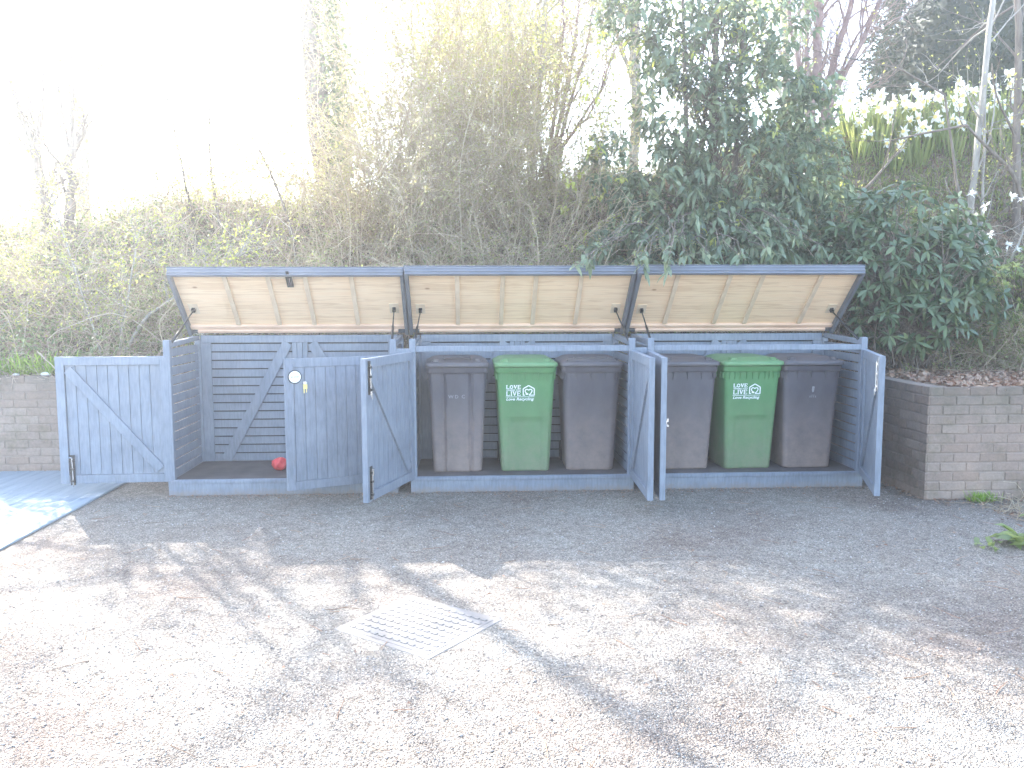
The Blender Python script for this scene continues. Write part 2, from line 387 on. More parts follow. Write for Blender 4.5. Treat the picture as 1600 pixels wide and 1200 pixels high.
g = MB(); g.add([(-88, -88, 0), (88, -88, 0), (88, 95, 0), (-88, 95, 0)], [(0, 1, 2, 3)])
tag(g.build('ground', M['ground']), kind='structure')
tag(grid('bank', -16, 24, 1.32, 5.0, 240, 60, bank_h, M['soil']), kind='structure')
tag(grid('terrace', 6.82, 24, -.42, 1.32, 90, 20, lambda X, Y: .955+.03*np.sin(X*3+Y*5)+.02*np.sin(X*9), M['soil']), kind='structure')
tag(grid('hilltop', -60, 80, 5.0, 90, 70, 40, lambda X, Y: bank_h(X, np.minimum(Y, 14)), M['grass_ground']), kind='structure')
# decking path left of the stores: boards run away from the camera
d = MB()
for k in range(24):
    x1 = -.60 - k*.148; x0 = x1 - .143
    d.box(x0, x1, -9.0, 1.12, .004, .020)
    for j in range(6):
        xa = x0 + .012 + j*.0215
        d.box(xa, xa+.013, -9.0, 1.12, .0205, .024)
tag(d.build('path', M['deck']), kind='structure')

# ------------------------------------------------------------------ brick walls
def brick_faces(mb, origin, ux, un, length, rows, seed=0):
    rr = random.Random(seed); o = Vector(origin); ux = Vector(ux); un = Vector(un)
    for r in range(rows):
        z0 = r*.0835 + .004; z1 = z0 + .072
        x = -(.118 if r % 2 else 0)
        while x < length:
            a = max(x, 0); b = min(x + .226, length)
            if b - a > .03:
                p = .005 + rr.uniform(-.002, .003); j = [rr.uniform(-.002, .002) for _ in range(8)]
                P = []
                for (dx, dn, z, k) in ((a, -.03, z0, 0), (b, -.03, z0, 1), (b, p, z0, 2), (a, p, z0, 3), (a, -.03, z1, 4), (b, -.03, z1, 5), (b, p, z1, 6), (a, p, z1, 7)):
                    P.append(o + ux*(dx+j[k]) + un*dn + Vector((0, 0, z+j[7-k])))
                mb.add(P, [(0,1,2,3)[::-1],(4,5,6,7),(0,1,5,4),(1,2,6,5),(2,3,7,6),(3,0,4,7)], 0)
            x += .236
def fix_normals(o):
    import bmesh
    bm = bmesh.new(); bm.from_mesh(o.data); bmesh.ops.recalc_face_normals(bm, faces=bm.faces); bm.to_mesh(o.data); bm.free()
w = MB(); brick_faces(w, (-9.0, 1.17, 0), (1, 0, 0), (0, -1, 0), 15.6, 12, 1)
w.box(-9.0, 6.64, 1.172, 1.36, 0, .985, 1)
o = w.build('brick_wall', [M['brick'], M['mortar']], bevel=.004); fix_normals(o)
tag(o, 'weathered brick retaining wall behind the open left-hand slatted door, under the left bank', 'wall')
w = MB(); brick_faces(w, (6.68, -.55, 0), (1, 0, 0), (0, -1, 0), 9.0, 12, 2)
brick_faces(w, (6.672, -.55, 0), (0, 1, 0), (-1, 0, 0), 1.70, 12, 3)
w.box(6.675, 15.8, -.548, -.36, 0, .985, 1); w.box(6.675, 6.86, -.36, 1.165, 0, .985, 1)
o = w.build('brick_wall', [M['brick'], M['mortar']], bevel=.004); fix_normals(o)
tag(o, 'weathered brick retaining wall with an outside corner, right of the bin stores', 'wall')

# ------------------------------------------------------------------ bin stores
W = 2.05; G = .115; D = .914; HP = 1.403; PL = .146
def store_x(i): return i*(W+G)
def make_door(parent, hinge_x, right, angle, w, z0, z1, bolts, keyed=False):
    sg = -1 if right else 1
    m = MB()
    def bx(a, b, y0, y1, c, e): 
        if sg < 0: a, b = -b, -a
        m.box(a, b, y0, y1, c, e)
    T = .046; st = .072
    bx(0, st, -T, 0, 0, z1-z0); bx(w-st, w, -T, 0, 0, z1-z0)
    bx(st+.001, w-st-.001, -T+.002, -.001, z1-z0-.075, z1-z0-.001); bx(st+.001, w-st-.001, -T+.002, -.001, .001, .075)
    n = 9; xs = np.linspace(st+.002, w-st-.002, n+1)
    for i in range(n): bx(xs[i]+.0035, xs[i+1]-.0035, -T+.008, -T+.026, .077, z1-z0-.077)
    bx(st, w-st, -T+.016, -T+.018, .07, z1-z0-.07)
    door = m.build('door', M['paint'], parent, bevel=.0025)
    door.location = (hinge_x, 0, z0); door.rotation_euler = (0, 0, angle)
    H = z1-z0
    b = MB(); b.bar((sg*(w-st-.03), -.0125, H-.115), (sg*(st+.03), -.0125, .115), .082, .0205, up=(0, 1, 0))
    # bar(): width axis lies in the door plane
    b.build('brace', M['paint'], door, bevel=.002)
    for z in (.16, H-.2):
        hm = MB(); hm.box(*(sorted((sg*-.004, sg*.022))), -T-.004, -T, z, z+.09); hm.tube([(sg*-.004, -T-.004, z), (sg*-.004, -T-.004, z+.09)], .006, 8)
        hm.build('hinge', M['steel'], door)
    for (x, z, hgt, chrome, up) in bolts:
        q = MB(); cx = sg*x
        q.box(cx-.021, cx+.021, .0005, .006, z, z+hgt); 
        for zz in (z+.03, z+hgt*.5, z+hgt-.06): q.box(cx-.018, cx+.018, .006, .020, zz, zz+.018)
        pl = q.build('bolt', M['black'] if not chrome else M['steel'], door)
        if hgt < .1: continue
        h = MB(); zt = z+hgt-.02 if up else z+.02
        h.tube([(cx-.004, .022, zt-.055), (cx-.004, .022, zt), (cx-.004, .026, zt+.002), (cx+.024, .030, zt+.002)], .0045, 8)
        h.tube([(cx-.004, .014, z-.01), (cx-.004, .014, z+hgt*.9)], .0055, 8)
        h.build('bolt_handle', M['steel'], pl)
    if keyed:
        s_ = MB(); c = (-(w-.082), -T, H-.155)
        s_.tube([(c[0], -T, c[2]), (c[0], -T-.008, c[2])], .052, 24)
        dk = s_.build('sign_disc', M['white'], door)
        rr = MB(); pts = [(c[0]+.054*math.cos(a), -T-.005, c[2]+.054*math.sin(a)) for a in np.linspace(0, 2*PI, 25)]
        rr.tube(pts, .005, 6); rr.build('rim', M['black'], dk)
        tx = MB()
        for k, ww in enumerate((.012, .006, .010, .007, .012, .008)):
            tx.box(c[0]-.033+k*.0115, c[0]-.033+k*.0115+ww*.8, -T-.0092, -T-.008, c[2]-.005, c[2]+.004+.002*(k % 2))
        tx.build('lettering', M['greyprint'], dk)
        kb = MB(); kx = c[0]+.082; kz = c[2]-.055
        kb.tube([(kx, -T-.001, kz), (kx, -T-.014, kz)], .016, 14)
        kb.build('lock', M['steel'], door)
        kt = MB(); kt.box(kx-.016, kx+.018, -T-.022, -T-.018, kz-.050, kz-.010); kt.box(kx-.014, kx-.005, -T-.021, -T-.018, kz-.085, kz-.048); kt.box(kx+.006, kx+.014, -T-.021, -T-.018, kz-.080, kz-.048)
        tg_ = kt.build('key_tag', M['cup'], door)
    return door
def make_store(i, label, lidL, phi, batt, doors, z1, rail, hasp, spacer):
    root = empty('bin_store', (store_x(i), 0, 0))
    tag(root, label, 'bin store', 'row of three slatted bin stores')
    m = MB(); m.box(0, W, -.004, .034, 0, PL); m.box(0, .04, .036, D, 0, PL-.002); m.box(W-.04, W, .036, D, 0, PL-.002); m.box(.042, W-.042, D-.04, D, 0, PL-.002)
    m.box(.002, W-.002, -.010, -.0045, PL-.034, PL-.003)
    m.build('plinth', M['plinth'], root, bevel=.003)
    m = MB(); m.box(.042, W-.042, .036, D-.042, PL-.03, PL+.002); m.build('floor_board', M['floor'], root)
    for (x, y, h) in ((0, 0, HP), (W-.058, 0, HP), (0, D-.058, 1.375), (W-.058, D-.058, 1.375)):
        m = MB(); m.box(x, x+.058, y+.001, y+.055, PL+.001, h); m.build('corner_post', M['paint'], root, bevel=.003)
    n = 14; p = (1.335-PL-.004)/n
    for sx in (0, 1):
        m = MB(); x0 = .018 if sx == 0 else W-.040
        for k in range(n): m.box(x0, x0+.015, .057, D-.06, PL+.004+k*p, PL+.004+(k+1)*p-.0125)
        m.box(x0-.001 if sx else x0+.023, x0+.0 if sx else x0+.045, .057, .115, PL+.004, 1.33) if False else None
        m.hexa([(x0-.012, .057, 1.335), (x0+.034, .057, 1.335), (x0+.034, D-.06, 1.365), (x0-.012, D-.06, 1.365),
                (x0-.012, .057, 1.378), (x0+.034, .057, 1.378), (x0+.034, D-.06, 1.408), (x0-.012, D-.06, 1.408)])
        m.build('side_panel', M['paint'], root, bevel=.002)
    m = MB()
    for k in range(n): m.box(.06, W-.06, D-.030, D-.010, PL+.004+k*p, PL+.004+(k+1)*p-.0125)
    m.box(.06, W-.06, D-.052, D-.006, 1.336, 1.409)
    m.box(.060, .155, D-.052, D-.031, PL+.004, 1.334); m.box(W-.155, W-.060, D-.052, D-.031, PL+.004, 1.334)
    bp = m.build('back_panel', M['paint'], root, bevel=.002)
    mk = MB(); mk.box(.06, W-.06, D-.0095, D-.004, PL+.004, 1.334); mk.build('gap_shade_sheet', M['rubber_and_gap_shade'], bp)  # added dark sheet, makes the slat gaps read as shade
    m = MB(); m.box(W/2-.075, W/2-.030, D-.056, D-.032, PL+.004, 1.334); m.box(W/2-.026, W/2+.026, D-.060, D-.032, PL+.004, 1.334); m.box(W/2+.030, W/2+.075, D-.056, D-.032, PL+.004, 1.334)
    m.bar((.27, D-.043, PL+.02), (W/2-.12, D-.043, 1.333), .10, .022, up=(0, 1, 0))
    m.bar((W-.27, D-.043, PL+.02), (W/2+.12, D-.043, 1.333), .10, .022, up=(0, 1, 0))
    m.build('brace', M['paint'], bp, bevel=.002)
    if rail:
        m = MB(); m.box(.059, W-.059, .003, .050, 1.287, 1.338); m.build('front_rail', M['paint'], root, bevel=.003)
    if spacer:
        m = MB(); m.box(-G+.001, -.001, .012, .040, 1.262, 1.318); m.build('spacer', M['paint'], root, bevel=.002)
    # lid, hinged along the back
    hy, hz = .862, 1.404; x0, x1 = -.052, W+.052; T = .082
    m = MB()
    m.box(x0, x1, -lidL, -lidL+.020, .026, T)
    m.box(x0+.004, x1-.004, -lidL+.0075, -lidL+.034, 0, .0255)
    m.box(x0, x0+.034, -lidL+.0345, -.0005, 0, T-.001); m.box(x1-.034, x1, -lidL+.0345, -.0005, 0, T-.001)
    m.box(x0-.010, x1+.010, -lidL-.010, .01, T+.001, T+.012)
    m.box(x0-.006, x1+.006, -lidL-.006, -lidL-.001, T-.024, T-.0005)
    m.box(x0+.036, x1-.036, -.034, 0, .03, T-.001)
    lid = m.build('lid', [M['lidpaint']], root, bevel=.003)
    lid.location = (0, hy, hz); lid.rotation_euler = (-phi, 0, 0)
    m = MB(); m.box(x0+.0345, x1-.0345, -lidL+.0345, -.035, .052, .066); m.build('plywood_lining', M['ply'], lid)
    wi = x1-x0-.07
    for t in batt:
        cx = x0+.035+wi*t; m = MB(); m.box(cx-.021, cx+.021, -lidL+.036, -.115, .030, .0518); m.build('batten', M['pine'], lid, bevel=.002)
    m = MB(); m.box(x0+.036, x1-.036, -.113, -.070, .020, .0515); m.box(x0+.10, x1-.10, -.068, -.036, .0, .0515); m.build('hinge_batten', M['redpine'], lid, bevel=.003)
    if hasp:
        ca = x0+.035+wi*batt[1]; cb = x0+.035+wi*batt[2]
        m = MB(); m.box(ca+.022, cb-.022, -lidL+.037, -lidL+.085, .030, .0518); m.build('short_batten', M['pine'], lid, bevel=.002)
        cx = ca*.48+cb*.52 + .02
        m = MB(); m.box(cx-.029, cx+.029, -lidL+.030, -lidL+.175, .012, .0295); m.box(cx-.014, cx+.014, -lidL-.026, -lidL+.032, .006, .016)
        hp_ = m.build('hasp', M['black'], lid)
        m = MB(); m.box(cx-.008, cx+.008, -lidL+.06, -lidL+.14, .0085, .0115); m.build('hasp_slot', M['steel'], hp_)
    Ri = Euler((-phi, 0, 0)).to_matrix().inverted()
    for s in (0, 1):
        bxx = x0+.122 if s == 0 else x1-.122
        m = MB(); m.box(bxx-.045, bxx+.045, -.395, -.265, .0455, .0515); pad = m.build('strut_pad', M['pine'], lid)
        m = MB(); m.box(bxx-.016, bxx+.016, -.350, -.310, .012, .045); m.build('strut_bracket', M['black'], lid, bevel=.002)
        end = Ri @ (Vector(((.045 if s == 0 else W-.045), .09, 1.375)) - Vector((0, hy, hz)))
        a = Vector((bxx, -.33, .012)); mid = a.lerp(end, .5)
        m = MB(); m.tube([a, mid], .0065, 8); m.tube([mid, end], .0115, 8); m.build('gas_strut', M['black'], lid, smooth=True)
    return root, doors(root, z1)
w_ = .961
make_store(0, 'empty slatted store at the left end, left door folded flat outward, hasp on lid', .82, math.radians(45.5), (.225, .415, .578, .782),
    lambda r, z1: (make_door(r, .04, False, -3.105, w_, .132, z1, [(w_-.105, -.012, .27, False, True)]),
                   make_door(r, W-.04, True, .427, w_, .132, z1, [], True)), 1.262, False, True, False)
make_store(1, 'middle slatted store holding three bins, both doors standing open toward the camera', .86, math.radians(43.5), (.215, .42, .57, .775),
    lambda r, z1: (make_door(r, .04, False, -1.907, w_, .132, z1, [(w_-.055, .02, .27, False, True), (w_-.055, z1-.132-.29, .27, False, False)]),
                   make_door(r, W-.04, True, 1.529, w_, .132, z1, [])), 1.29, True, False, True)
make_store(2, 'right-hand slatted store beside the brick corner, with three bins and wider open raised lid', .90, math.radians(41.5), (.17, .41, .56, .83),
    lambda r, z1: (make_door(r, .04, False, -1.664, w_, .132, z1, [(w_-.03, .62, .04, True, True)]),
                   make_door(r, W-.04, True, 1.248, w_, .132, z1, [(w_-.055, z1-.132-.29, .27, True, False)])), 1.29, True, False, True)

# ------------------------------------------------------------------ wheeled bins
def section(wd, dp, r, z, yc, groove=None, nf=33):
    """closed outline of a rounded rectangle; the front side (y<0) is finely divided and can be grooved"""
    pts = []
    hw, hd = wd/2, dp/2
    for x in np.linspace(-hw+r, hw-r, nf):
        pts.append((x, yc-hd + (groove(x, z) if groove else 0)))
    for (cx, cy, a0) in ((hw-r, -hd+r, -PI/2), (hw-r, hd-r, 0), (-hw+r, hd-r, PI/2), (-hw+r, -hd+r, PI)):
        for k in range(1, 6):
            a = a0 + k*PI/12
            pts.append((cx+r*math.cos(a), yc+cy+r*math.sin(a)))
        if a0 != PI: pts.append((cx+r*math.cos(a0+PI/2), yc+cy+r*math.sin(a0+PI/2)))
    return [(x, y, z) for x, y in pts]
def loft(mb, secs, cap0=True, cap1=True):
    n = len(secs[0]); b = len(mb.v)
    for s in secs: mb.v += s
    for i in range(len(secs)-1):
        for k in range(n):
            mb.f.append((b+i*n+k, b+i*n+(k+1) % n, b+(i+1)*n+(k+1) % n, b+(i+1)*n+k)); mb.m.append(0)
    if cap0: mb.f.append(tuple(b+k for k in range(n))[::-1]); mb.m.append(0)
    if cap1: mb.f.append(tuple(b+(len(secs)-1)*n+k for k in range(n))); mb.m.append(0)
def sstep(x, a, b):
    t = min(max((x-a)/(b-a), 0), 1); return t*t*(3-2*t)
def shade_auto(o, ang=35):
    me = o.data; me.polygons.foreach_set('use_smooth', [True]*len(me.polygons))
    import bmesh
    bm = bmesh.new(); bm.from_mesh(me)
    for e in bm.edges:
        if len(e.link_faces) == 2 and e.calc_face_angle(0) > math.radians(ang): e.smooth = False
    bm.to_mesh(me); bm.free()
def text_obj(body, size, mat, parent, loc, rot, shear=0.0, offset=0.0, width=None, name='lettering'):
    cu = bpy.data.curves.new(name, 'FONT'); cu.body = body; cu.size = size; cu.shear = shear; cu.offset = offset; cu.extrude = .0006
    to = bpy.data.objects.new('tmp', cu); COL.objects.link(to)
    bpy.context.view_layer.update()
    me = bpy.data.meshes.new_from_object(to.evaluated_get(bpy.context.evaluated_depsgraph_get()))
    bpy.data.objects.remove(to); bpy.data.curves.remove(cu)
    co = np.empty(len(me.vertices)*3); me.vertices.foreach_get('co', co); co = co.reshape(-1, 3)
    co[:, 0] -= co[:, 0].min(); co[:, 1] -= co[:, 1].min()
    if width: co[:, 0] *= width/co[:, 0].max()
    me.vertices.foreach_set('co', co.ravel()); me.materials.clear(); me.materials.append(mat); me.name = name
    o = link(name, me, parent); o.location = loc; o.rotation_euler = rot
    return o
def slab_word(mb, word, x, z, w, h, y, t):
    """slab-serif capitals from flat strokes: w = word width"""
    gl = {'L': [((.18, 0), (.18, 1), 1.2), ((.0, 1), (.42, 1), .6), ((0, 0), (.9, 0), .7), ((.9, 0), (.9, .28), .6)],
          'O': [((.5+.42*math.cos(a), .5+.46*math.sin(a)), (.5+.42*math.cos(a+PI/6), .5+.46*math.sin(a+PI/6)), 1.1) for a in np.arange(0, 2*PI-.01, PI/6)],
          'V': [((.15, 1), (.5, 0), 1.25), ((.85, 1), (.5, 0), .9), ((-.02, 1), (.36, 1), .6), ((.64, 1), (1.02, 1), .6)],
          'E': [((.18, 0), (.18, 1), 1.2), ((0, 1), (.88, 1), .7), ((0, 0), (.92, 0), .7), ((.18, .5), (.66, .5), .6), ((.88, 1), (.88, .76), .6), ((.92, 0), (.92, .26), .6), ((.66, .38), (.66, .62), .6)],
          'I': [((.3, 0), (.3, 1), 1.2), ((.08, 1), (.52, 1), .6), ((.08, 0), (.52, 0), .6)]}
    adv = {'L': 1.02, 'O': 1.12, 'V': 1.08, 'E': 1.0, 'I': .62}
    tot = sum(adv[c] for c in word); k = w/tot; cx = x
    for c in word:
        for (a, b, th) in gl[c]:
            mb.bar((cx+a[0]*k*.95, y, z+a[1]*h), (cx+b[0]*k*.95, y, z+b[1]*h), t*th, .0016, up=(0, 1, 0))
        cx += adv[c]*k
def make_bin(x, y, rz, style, label, group=None):
    green = style == 'green'
    bm_, lm_ = (M['bingreen'], M['greenlid']) if green else (M['binblack'], M['blacklid'])
    root = empty('wheeled_bin', (x, y, PL+.0025), rz); tag(root, label, 'bin', group)
    def groove(px, z):
        v = 0.0
        if style == 'ribbed' and z < .93:
            for c in (-.125, .125):
                v += .013*max(0, 1-abs(abs(px-c)/.018)**2)
            v += -.006 if abs(px) < .105 else 0
        if green and z < .93:
            if z < .52: v += .006*(1-sstep(abs(px), .145, .155))*(1-sstep(z, .48, .52)) 
            v += .005*(1-sstep(z, .515, .525))*0 + (.004 if z < .50 else 0)
        if style == 'plain' and z < .93: v += .004*(1-sstep(z, .52, .55))
        return v
    mb = MB(); zs = [0, .012, .05, .15, .25, .35, .45, .49, .51, .53, .56, .65, .75, .85, .925, .93]
    S = []
    for z in zs:
        t = z/.93; wd = .455+.085*t; front = -.25-.068*t; back = .25+.075*t
        k = 0.97 if z == 0 else 1.0
        S.append(section(wd*k, (back-front)*k, .07 if style == 'plain' else .045, z, (front+back)/2, groove))
    for z, wd, fr, bk in ((.932, .555, -.330, .335), (.945, .565, -.338, .34), (.985, .568, -.340, .34), (.99, .55, -.33, .33)):
        S.append(section(wd, bk-fr, .045, z, (fr+bk)/2))
    loft(mb, S)
    # stiffening ribs under the rim
    xs = [-.22, -.17, -.12, -.06, .0, .06, .12, .16, .2] if green else [-.235, -.14, -.005, .13, .235]
    for q in xs: mb.hexa([(q-.0035, -.320, .86), (q+.0035, -.320, .86), (q+.0035, -.300, .86), (q-.0035, -.300, .86), (q-.0035, -.334, .932), (q+.0035, -.334, .932), (q+.0035, -.30, .932), (q-.0035, -.30, .932)])
    for sx in (-1, 1):
        for yy in (-.28, -.2, -.1, 0, .1, .2): mb.box(*sorted((sx*.262, sx*.279)), yy-.003, yy+.003, .87, .931)
    b = mb.build('body', bm_, root); shade_auto(b, 30)
    # lid: sloping skirt, sunk corners and a raised grip
    mb = MB(); L_ = []
    for z, wd, fr, bk, r in ((.992, .580, -.366, .33, .04), (1.000, .588, -.370, .335, .045), (1.022, .586, -.369, .335, .045), (1.030, .574, -.362, .33, .045), (1.036, .54, -.335, .32, .06), (1.058, .47, -.29, .30, .08), (1.066, .40, -.25, .27, .08)):
        L_.append(section(wd, bk-fr, r, z, (fr+bk)/2))
    loft(mb, L_)
    if style == 'ribbed':
        mb.tube([(-.125, -.29, 1.036), (-.12, -.30, 1.078), (.12, -.30, 1.078), (.125, -.29, 1.036)], .011, 8)
    elif style == 'plain':
        mb.box(-.155, .155, -.325, -.315, 1.036, 1.062); mb.box(-.155, .155, -.262, -.252, 1.05, 1.071); mb.box(-.165, -.155, -.325, -.252, 1.036, 1.070); mb.box(.155, .165, -.325, -.252, 1.036, 1.070)
    for sx in (-1, 1):
        mb.box(*sorted((sx*.165, sx*.215)), -.325, -.265, 1.034, 1.064)
        mb.box(*sorted((sx*.222, sx*.232)), -.33, -.24, 1.031, 1.052)
    lid = mb.build('lid', lm_, root); shade_auto(lid, 40)
    mb = MB(); mb.tube([(-.2, .40, 1.03), (.2, .40, 1.03)], .014, 10); mb.tube([(-.2, .33, 1.0), (-.2, .40, 1.03)], .012, 8); mb.tube([(.2, .33, 1.0), (.2, .40, 1.03)], .012, 8)
    mb.build('handle', lm_, root, smooth=True)
    for sx in (-1, 1):
        mb = MB(); mb.tube([(sx*.205, .27, .10), (sx*.245, .27, .10)], .10, 20); wv = mb.build('wheel', M['rubber_and_gap_shade'], root)
    tilt = math.atan2(.068, .93)
    def fy(z): return -.25 - .068*z/.93
    if green:
        zc = .745; lg = empty('logo', (0, 0, 0)); COL.objects.unlink(lg); bpy.data.objects.remove(lg)
        mb = MB(); X0 = -.185; sx = .265/800.0
        def U(u): return X0 + (u-290)*sx*1.02
        def Z(v): return (820-v)*(.153/465)
        slab_word(mb, 'LOVE', U(300), Z(455), .138, .031, 0, .0068)
        slab_word(mb, 'LIVE', U(300), Z(655), .138, .037, 0, .0072)
        def pl(ps, t):
            for a, c in zip(ps[:-1], ps[1:]): mb.bar((U(a[0]), 0, Z(a[1])), (U(c[0]), 0, Z(c[1])), t, .0018, up=(0, 1, 0))
        pl([(770, 645), (765, 460), (915, 370), (1070, 460), (1070, 645)], .0095)
        pl([(755, 645), (815, 645)], .008); pl([(925, 645), (1080, 645)], .008)
        pl([(900, 620), (835, 570), (815, 520), (845, 475), (885, 480), (915, 505), (945, 478), (990, 480), (1015, 520), (985, 580), (930, 640)], .0085)
        mb.box(U(835), U(905), -.001, .001, Z(635), Z(590))
        pl([(290, 692), (1075, 692)], .004)
        lo = mb.build('logo', M['white'], b)
        lo.location = (0, fy(zc-.075)-.0025, zc-.078); lo.rotation_euler = (tilt, 0, 0)
        lo['label'] = 'white printed recycling slogan with a house and heart outline'
        text_obj('WHERE YOU', .02, M['white'], lo, (U(300), -.0003, Z(522)), (PI/2, 0, 0), offset=.0004, width=.136)
        text_obj('Love Recycling', .036, M['white'], lo, (U(300), -.0003, Z(818)), (PI/2, 0, 0), shear=.25, offset=.0007, width=.258)
    elif style == 'ribbed':
        for k, ch in enumerate('WDC'):
            text_obj(ch, .045, M['greyprint'], b, (-.083+k*.062, fy(.70)-.0085, .70), (PI/2+tilt, 0, 0), offset=.0004)
    elif style == 'splash':
        mb = MB(); zz = .74
        mb.add([(-.01, 0, .05), (.012, 0, .045), (.008, 0, .0), (-.004, 0, -.012), (-.014, 0, .008)], [(4, 3, 2, 1, 0)])
        for k, (a, c) in enumerate(((-.03, .02), (-.012, .03), (.006, .03), (.022, .02))): mb.add([(a, 0, -.06), (a+.005, 0, -.06), (a+.006, 0, -.06+c), (a+.001, 0, -.06+c)], [(0, 1, 2, 3)])
        o = mb.build('paint_mark', M['greyprint'], b); o.location = (.02, fy(zz)-.0015, zz); o.rotation_euler = (tilt, 0, 0)
    return root
make_bin(2.585, .45, .025, 'ribbed', 'faded black bin with two vertical grooves and grey WDC letters, left in middle store', 'black wheeled bins')
make_bin(3.225, .45, .0, 'green', 'green recycling bin with white slogan, between two black bins in the middle store', 'green wheeled bins')
make_bin(3.845, .46, -.03, 'plain', 'smooth dusty black bin without lettering, right of the green bin in the middle store', 'black wheeled bins')
make_bin(4.735, .45, .02, 'plain2', 'faded black bin half hidden by the open door at the left of the right-hand store', 'black wheeled bins')
make_bin(5.335, .44, .05, 'green', 'green recycling bin with white slogan, slightly turned, in the right-hand store', 'green wheeled bins')
make_bin(5.93, .45, -.03, 'splash', 'brown-dusted black bin with a white splash mark near the brick wall end', 'black wheeled bins')

# red crumpled plastic thing on the floor of the empty store
n = 24; vs = []; fs = []
for i in range(13):
    th = PI*i/12
    for k in range(n):
        ph = 2*PI*k/n; rr = 1 + .13*math.sin(5*ph+3*th)+.09*math.sin(9*ph-4*th)+.06*random.uniform(-1, 1)
        vs.append((.075*rr*math.sin(th)*math.cos(ph), .06*rr*math.sin(th)*math.sin(ph), .060+.060*math.cos(th)*(1+.08*math.sin(4*ph))))
for i in range(12):
    for k in range(n): fs.append((i*n+k, i*n+(k+1) % n, (i+1)*n+(k+1) % n, (i+1)*n+k))
mb = MB(); mb.add(vs, [f[::-1] for f in fs]); o = mb.build('plastic_bag', M['red'], smooth=True); o.location = (.905, .40, PL+.0)
tag(o, 'crumpled red plastic bag on the floor of the empty store, by the keyed door', 'bag')

# ------------------------------------------------------------------ manhole cover
mc = empty('manhole_cover', (2.42, -3.12, .002), -.66)
tag(mc, 'pale square inspection cover with raised studs, set in the gravel', 'manhole cover')
mb = MB(); mb.box(-.335, .335, -.31, .31, -.004, .002); mb.build('frame', M['iron'], mc, bevel=.003)
mb = MB(); mb.box(-.30, .30, -.275, .275, .0022, .0045)
for i in range(11):
    for j in range(9):
        a = -.262+i*.0525; c = -.235+j*.059; k = .019 if (i+j) % 2 else .016
        mb.box(a-k, a+k, c-.011, c+.011, .0047, .009)
mb.build('cover_plate', M['iron'], mc, bevel=.003)

# ------------------------------------------------------------------ gravel stones, litter, twigs on the ground
def octa(P, R, mat, name):
    n = len(P); base = np.array([(1, 0, 0), (0, 1, 0), (-1, 0, 0), (0, -1, 0), (0, 0, .75), (0, 0, -.5)], float)
    a = rng.uniform(0, 2*PI, n); c, s = np.cos(a), np.sin(a)
    sc = rng.uniform(.6, 1.25, (n, 6, 1))*R[:, None, None]
    B = base[None]*sc*np.array([1, .75, .7])
    V = np.stack([B[..., 0]*c[:, None]-B[..., 1]*s[:, None], B[..., 0]*s[:, None]+B[..., 1]*c[:, None], B[..., 2]], -1) + P[:, None]
    F = np.array([(0, 1, 4), (1, 2, 4), (2, 3, 4), (3, 0, 4), (1, 0, 5), (2, 1, 5), (3, 2, 5), (0, 3, 5)])
    return link(name, np_mesh(name, V.reshape(-1, 3), [(np.arange(n)[:, None, None]*6+F[None]).reshape(-1, 3)], [mat]))
N = 72000
Y = -5.2 + 5.15*rng.uniform(0, 1, N)**1.25; X = rng.uniform(-.55, 8.2, N)
R = rng.gamma(2.6, .0010, N) + .0017
rx, ry = X-2.42, Y+3.12; ca, sa = math.cos(.66), math.sin(.66)
lx, ly = rx*ca-ry*sa, rx*sa+ry*ca
ok = ~((np.abs(lx) < .33) & (np.abs(ly) < .30) & (rng.uniform(0, 1, N) < np.clip(.97-.5*(lx < -.05)-.25*(np.abs(ly) > .2), 0, 1))) & ((Y < -.03) | (X > 6.5)) & ~((X > 6.6) & (Y > -.6))
P = np.stack([X, Y, R*.25], -1)[ok]
tag(octa(P, R[ok], M['pebble'], 'gravel'), kind='stuff', label='loose pale stones of the gravel yard', cat='gravel')
pb = PB(); n = 420
P0 = np.stack([rng.uniform(-.5, 8, n), rng.uniform(-5, -.15, n), np.full(n, .008)], -1); a = rng.uniform(0, 2*PI, n)
leaves(pb, P0, np.stack([np.cos(a), np.sin(a), rng.uniform(0, .3, n)], -1), rng.uniform(.015, .035, n), rng.uniform(.008, .018, n), 0, .3, False)
n = 260
P0 = np.stack([rng.uniform(6.9, 8.5, n), rng.uniform(-1.6, -.62, n), np.full(n, .008)], -1); a = rng.uniform(0, 2*PI, n)
leaves(pb, P0, np.stack([np.cos(a), np.sin(a), rng.uniform(0, .4, n)], -1), rng.uniform(.025, .06, n), rng.uniform(.012, .03, n), 0, .3, False)
n = 240; P0 = np.stack([rng.uniform(-.4, 7.5, n), rng.uniform(-5, -.2, n), np.full(n, .006)], -1); a = rng.uniform(0, 2*PI, n)
q = walk(P0, np.stack([np.cos(a), np.sin(a), np.zeros(n)], -1), rng.uniform(.04, .22, n), 5, .18, 0); q[..., 2] = np.abs(q[..., 2]-.006)*.3+.005
pb.tubes(q, taper(n, 5, .0026, .0012), 3)
n = 500; P0 = np.stack([rng.uniform(6.7, 12, n), -.57-rng.gamma(1.5, .06, n), np.full(n, .008)], -1); a = rng.uniform(0, 2*PI, n)
leaves(pb, P0, np.stack([np.cos(a), np.sin(a), rng.uniform(0, .5, n)], -1), rng.uniform(.02, .05, n), rng.uniform(.012, .025, n), 0, .3, False)
n = 200; P0 = np.stack([6.66-rng.gamma(1.5, .03, n), rng.uniform(-.55, 1.0, n), np.full(n, .008)], -1); a = rng.uniform(0, 2*PI, n)
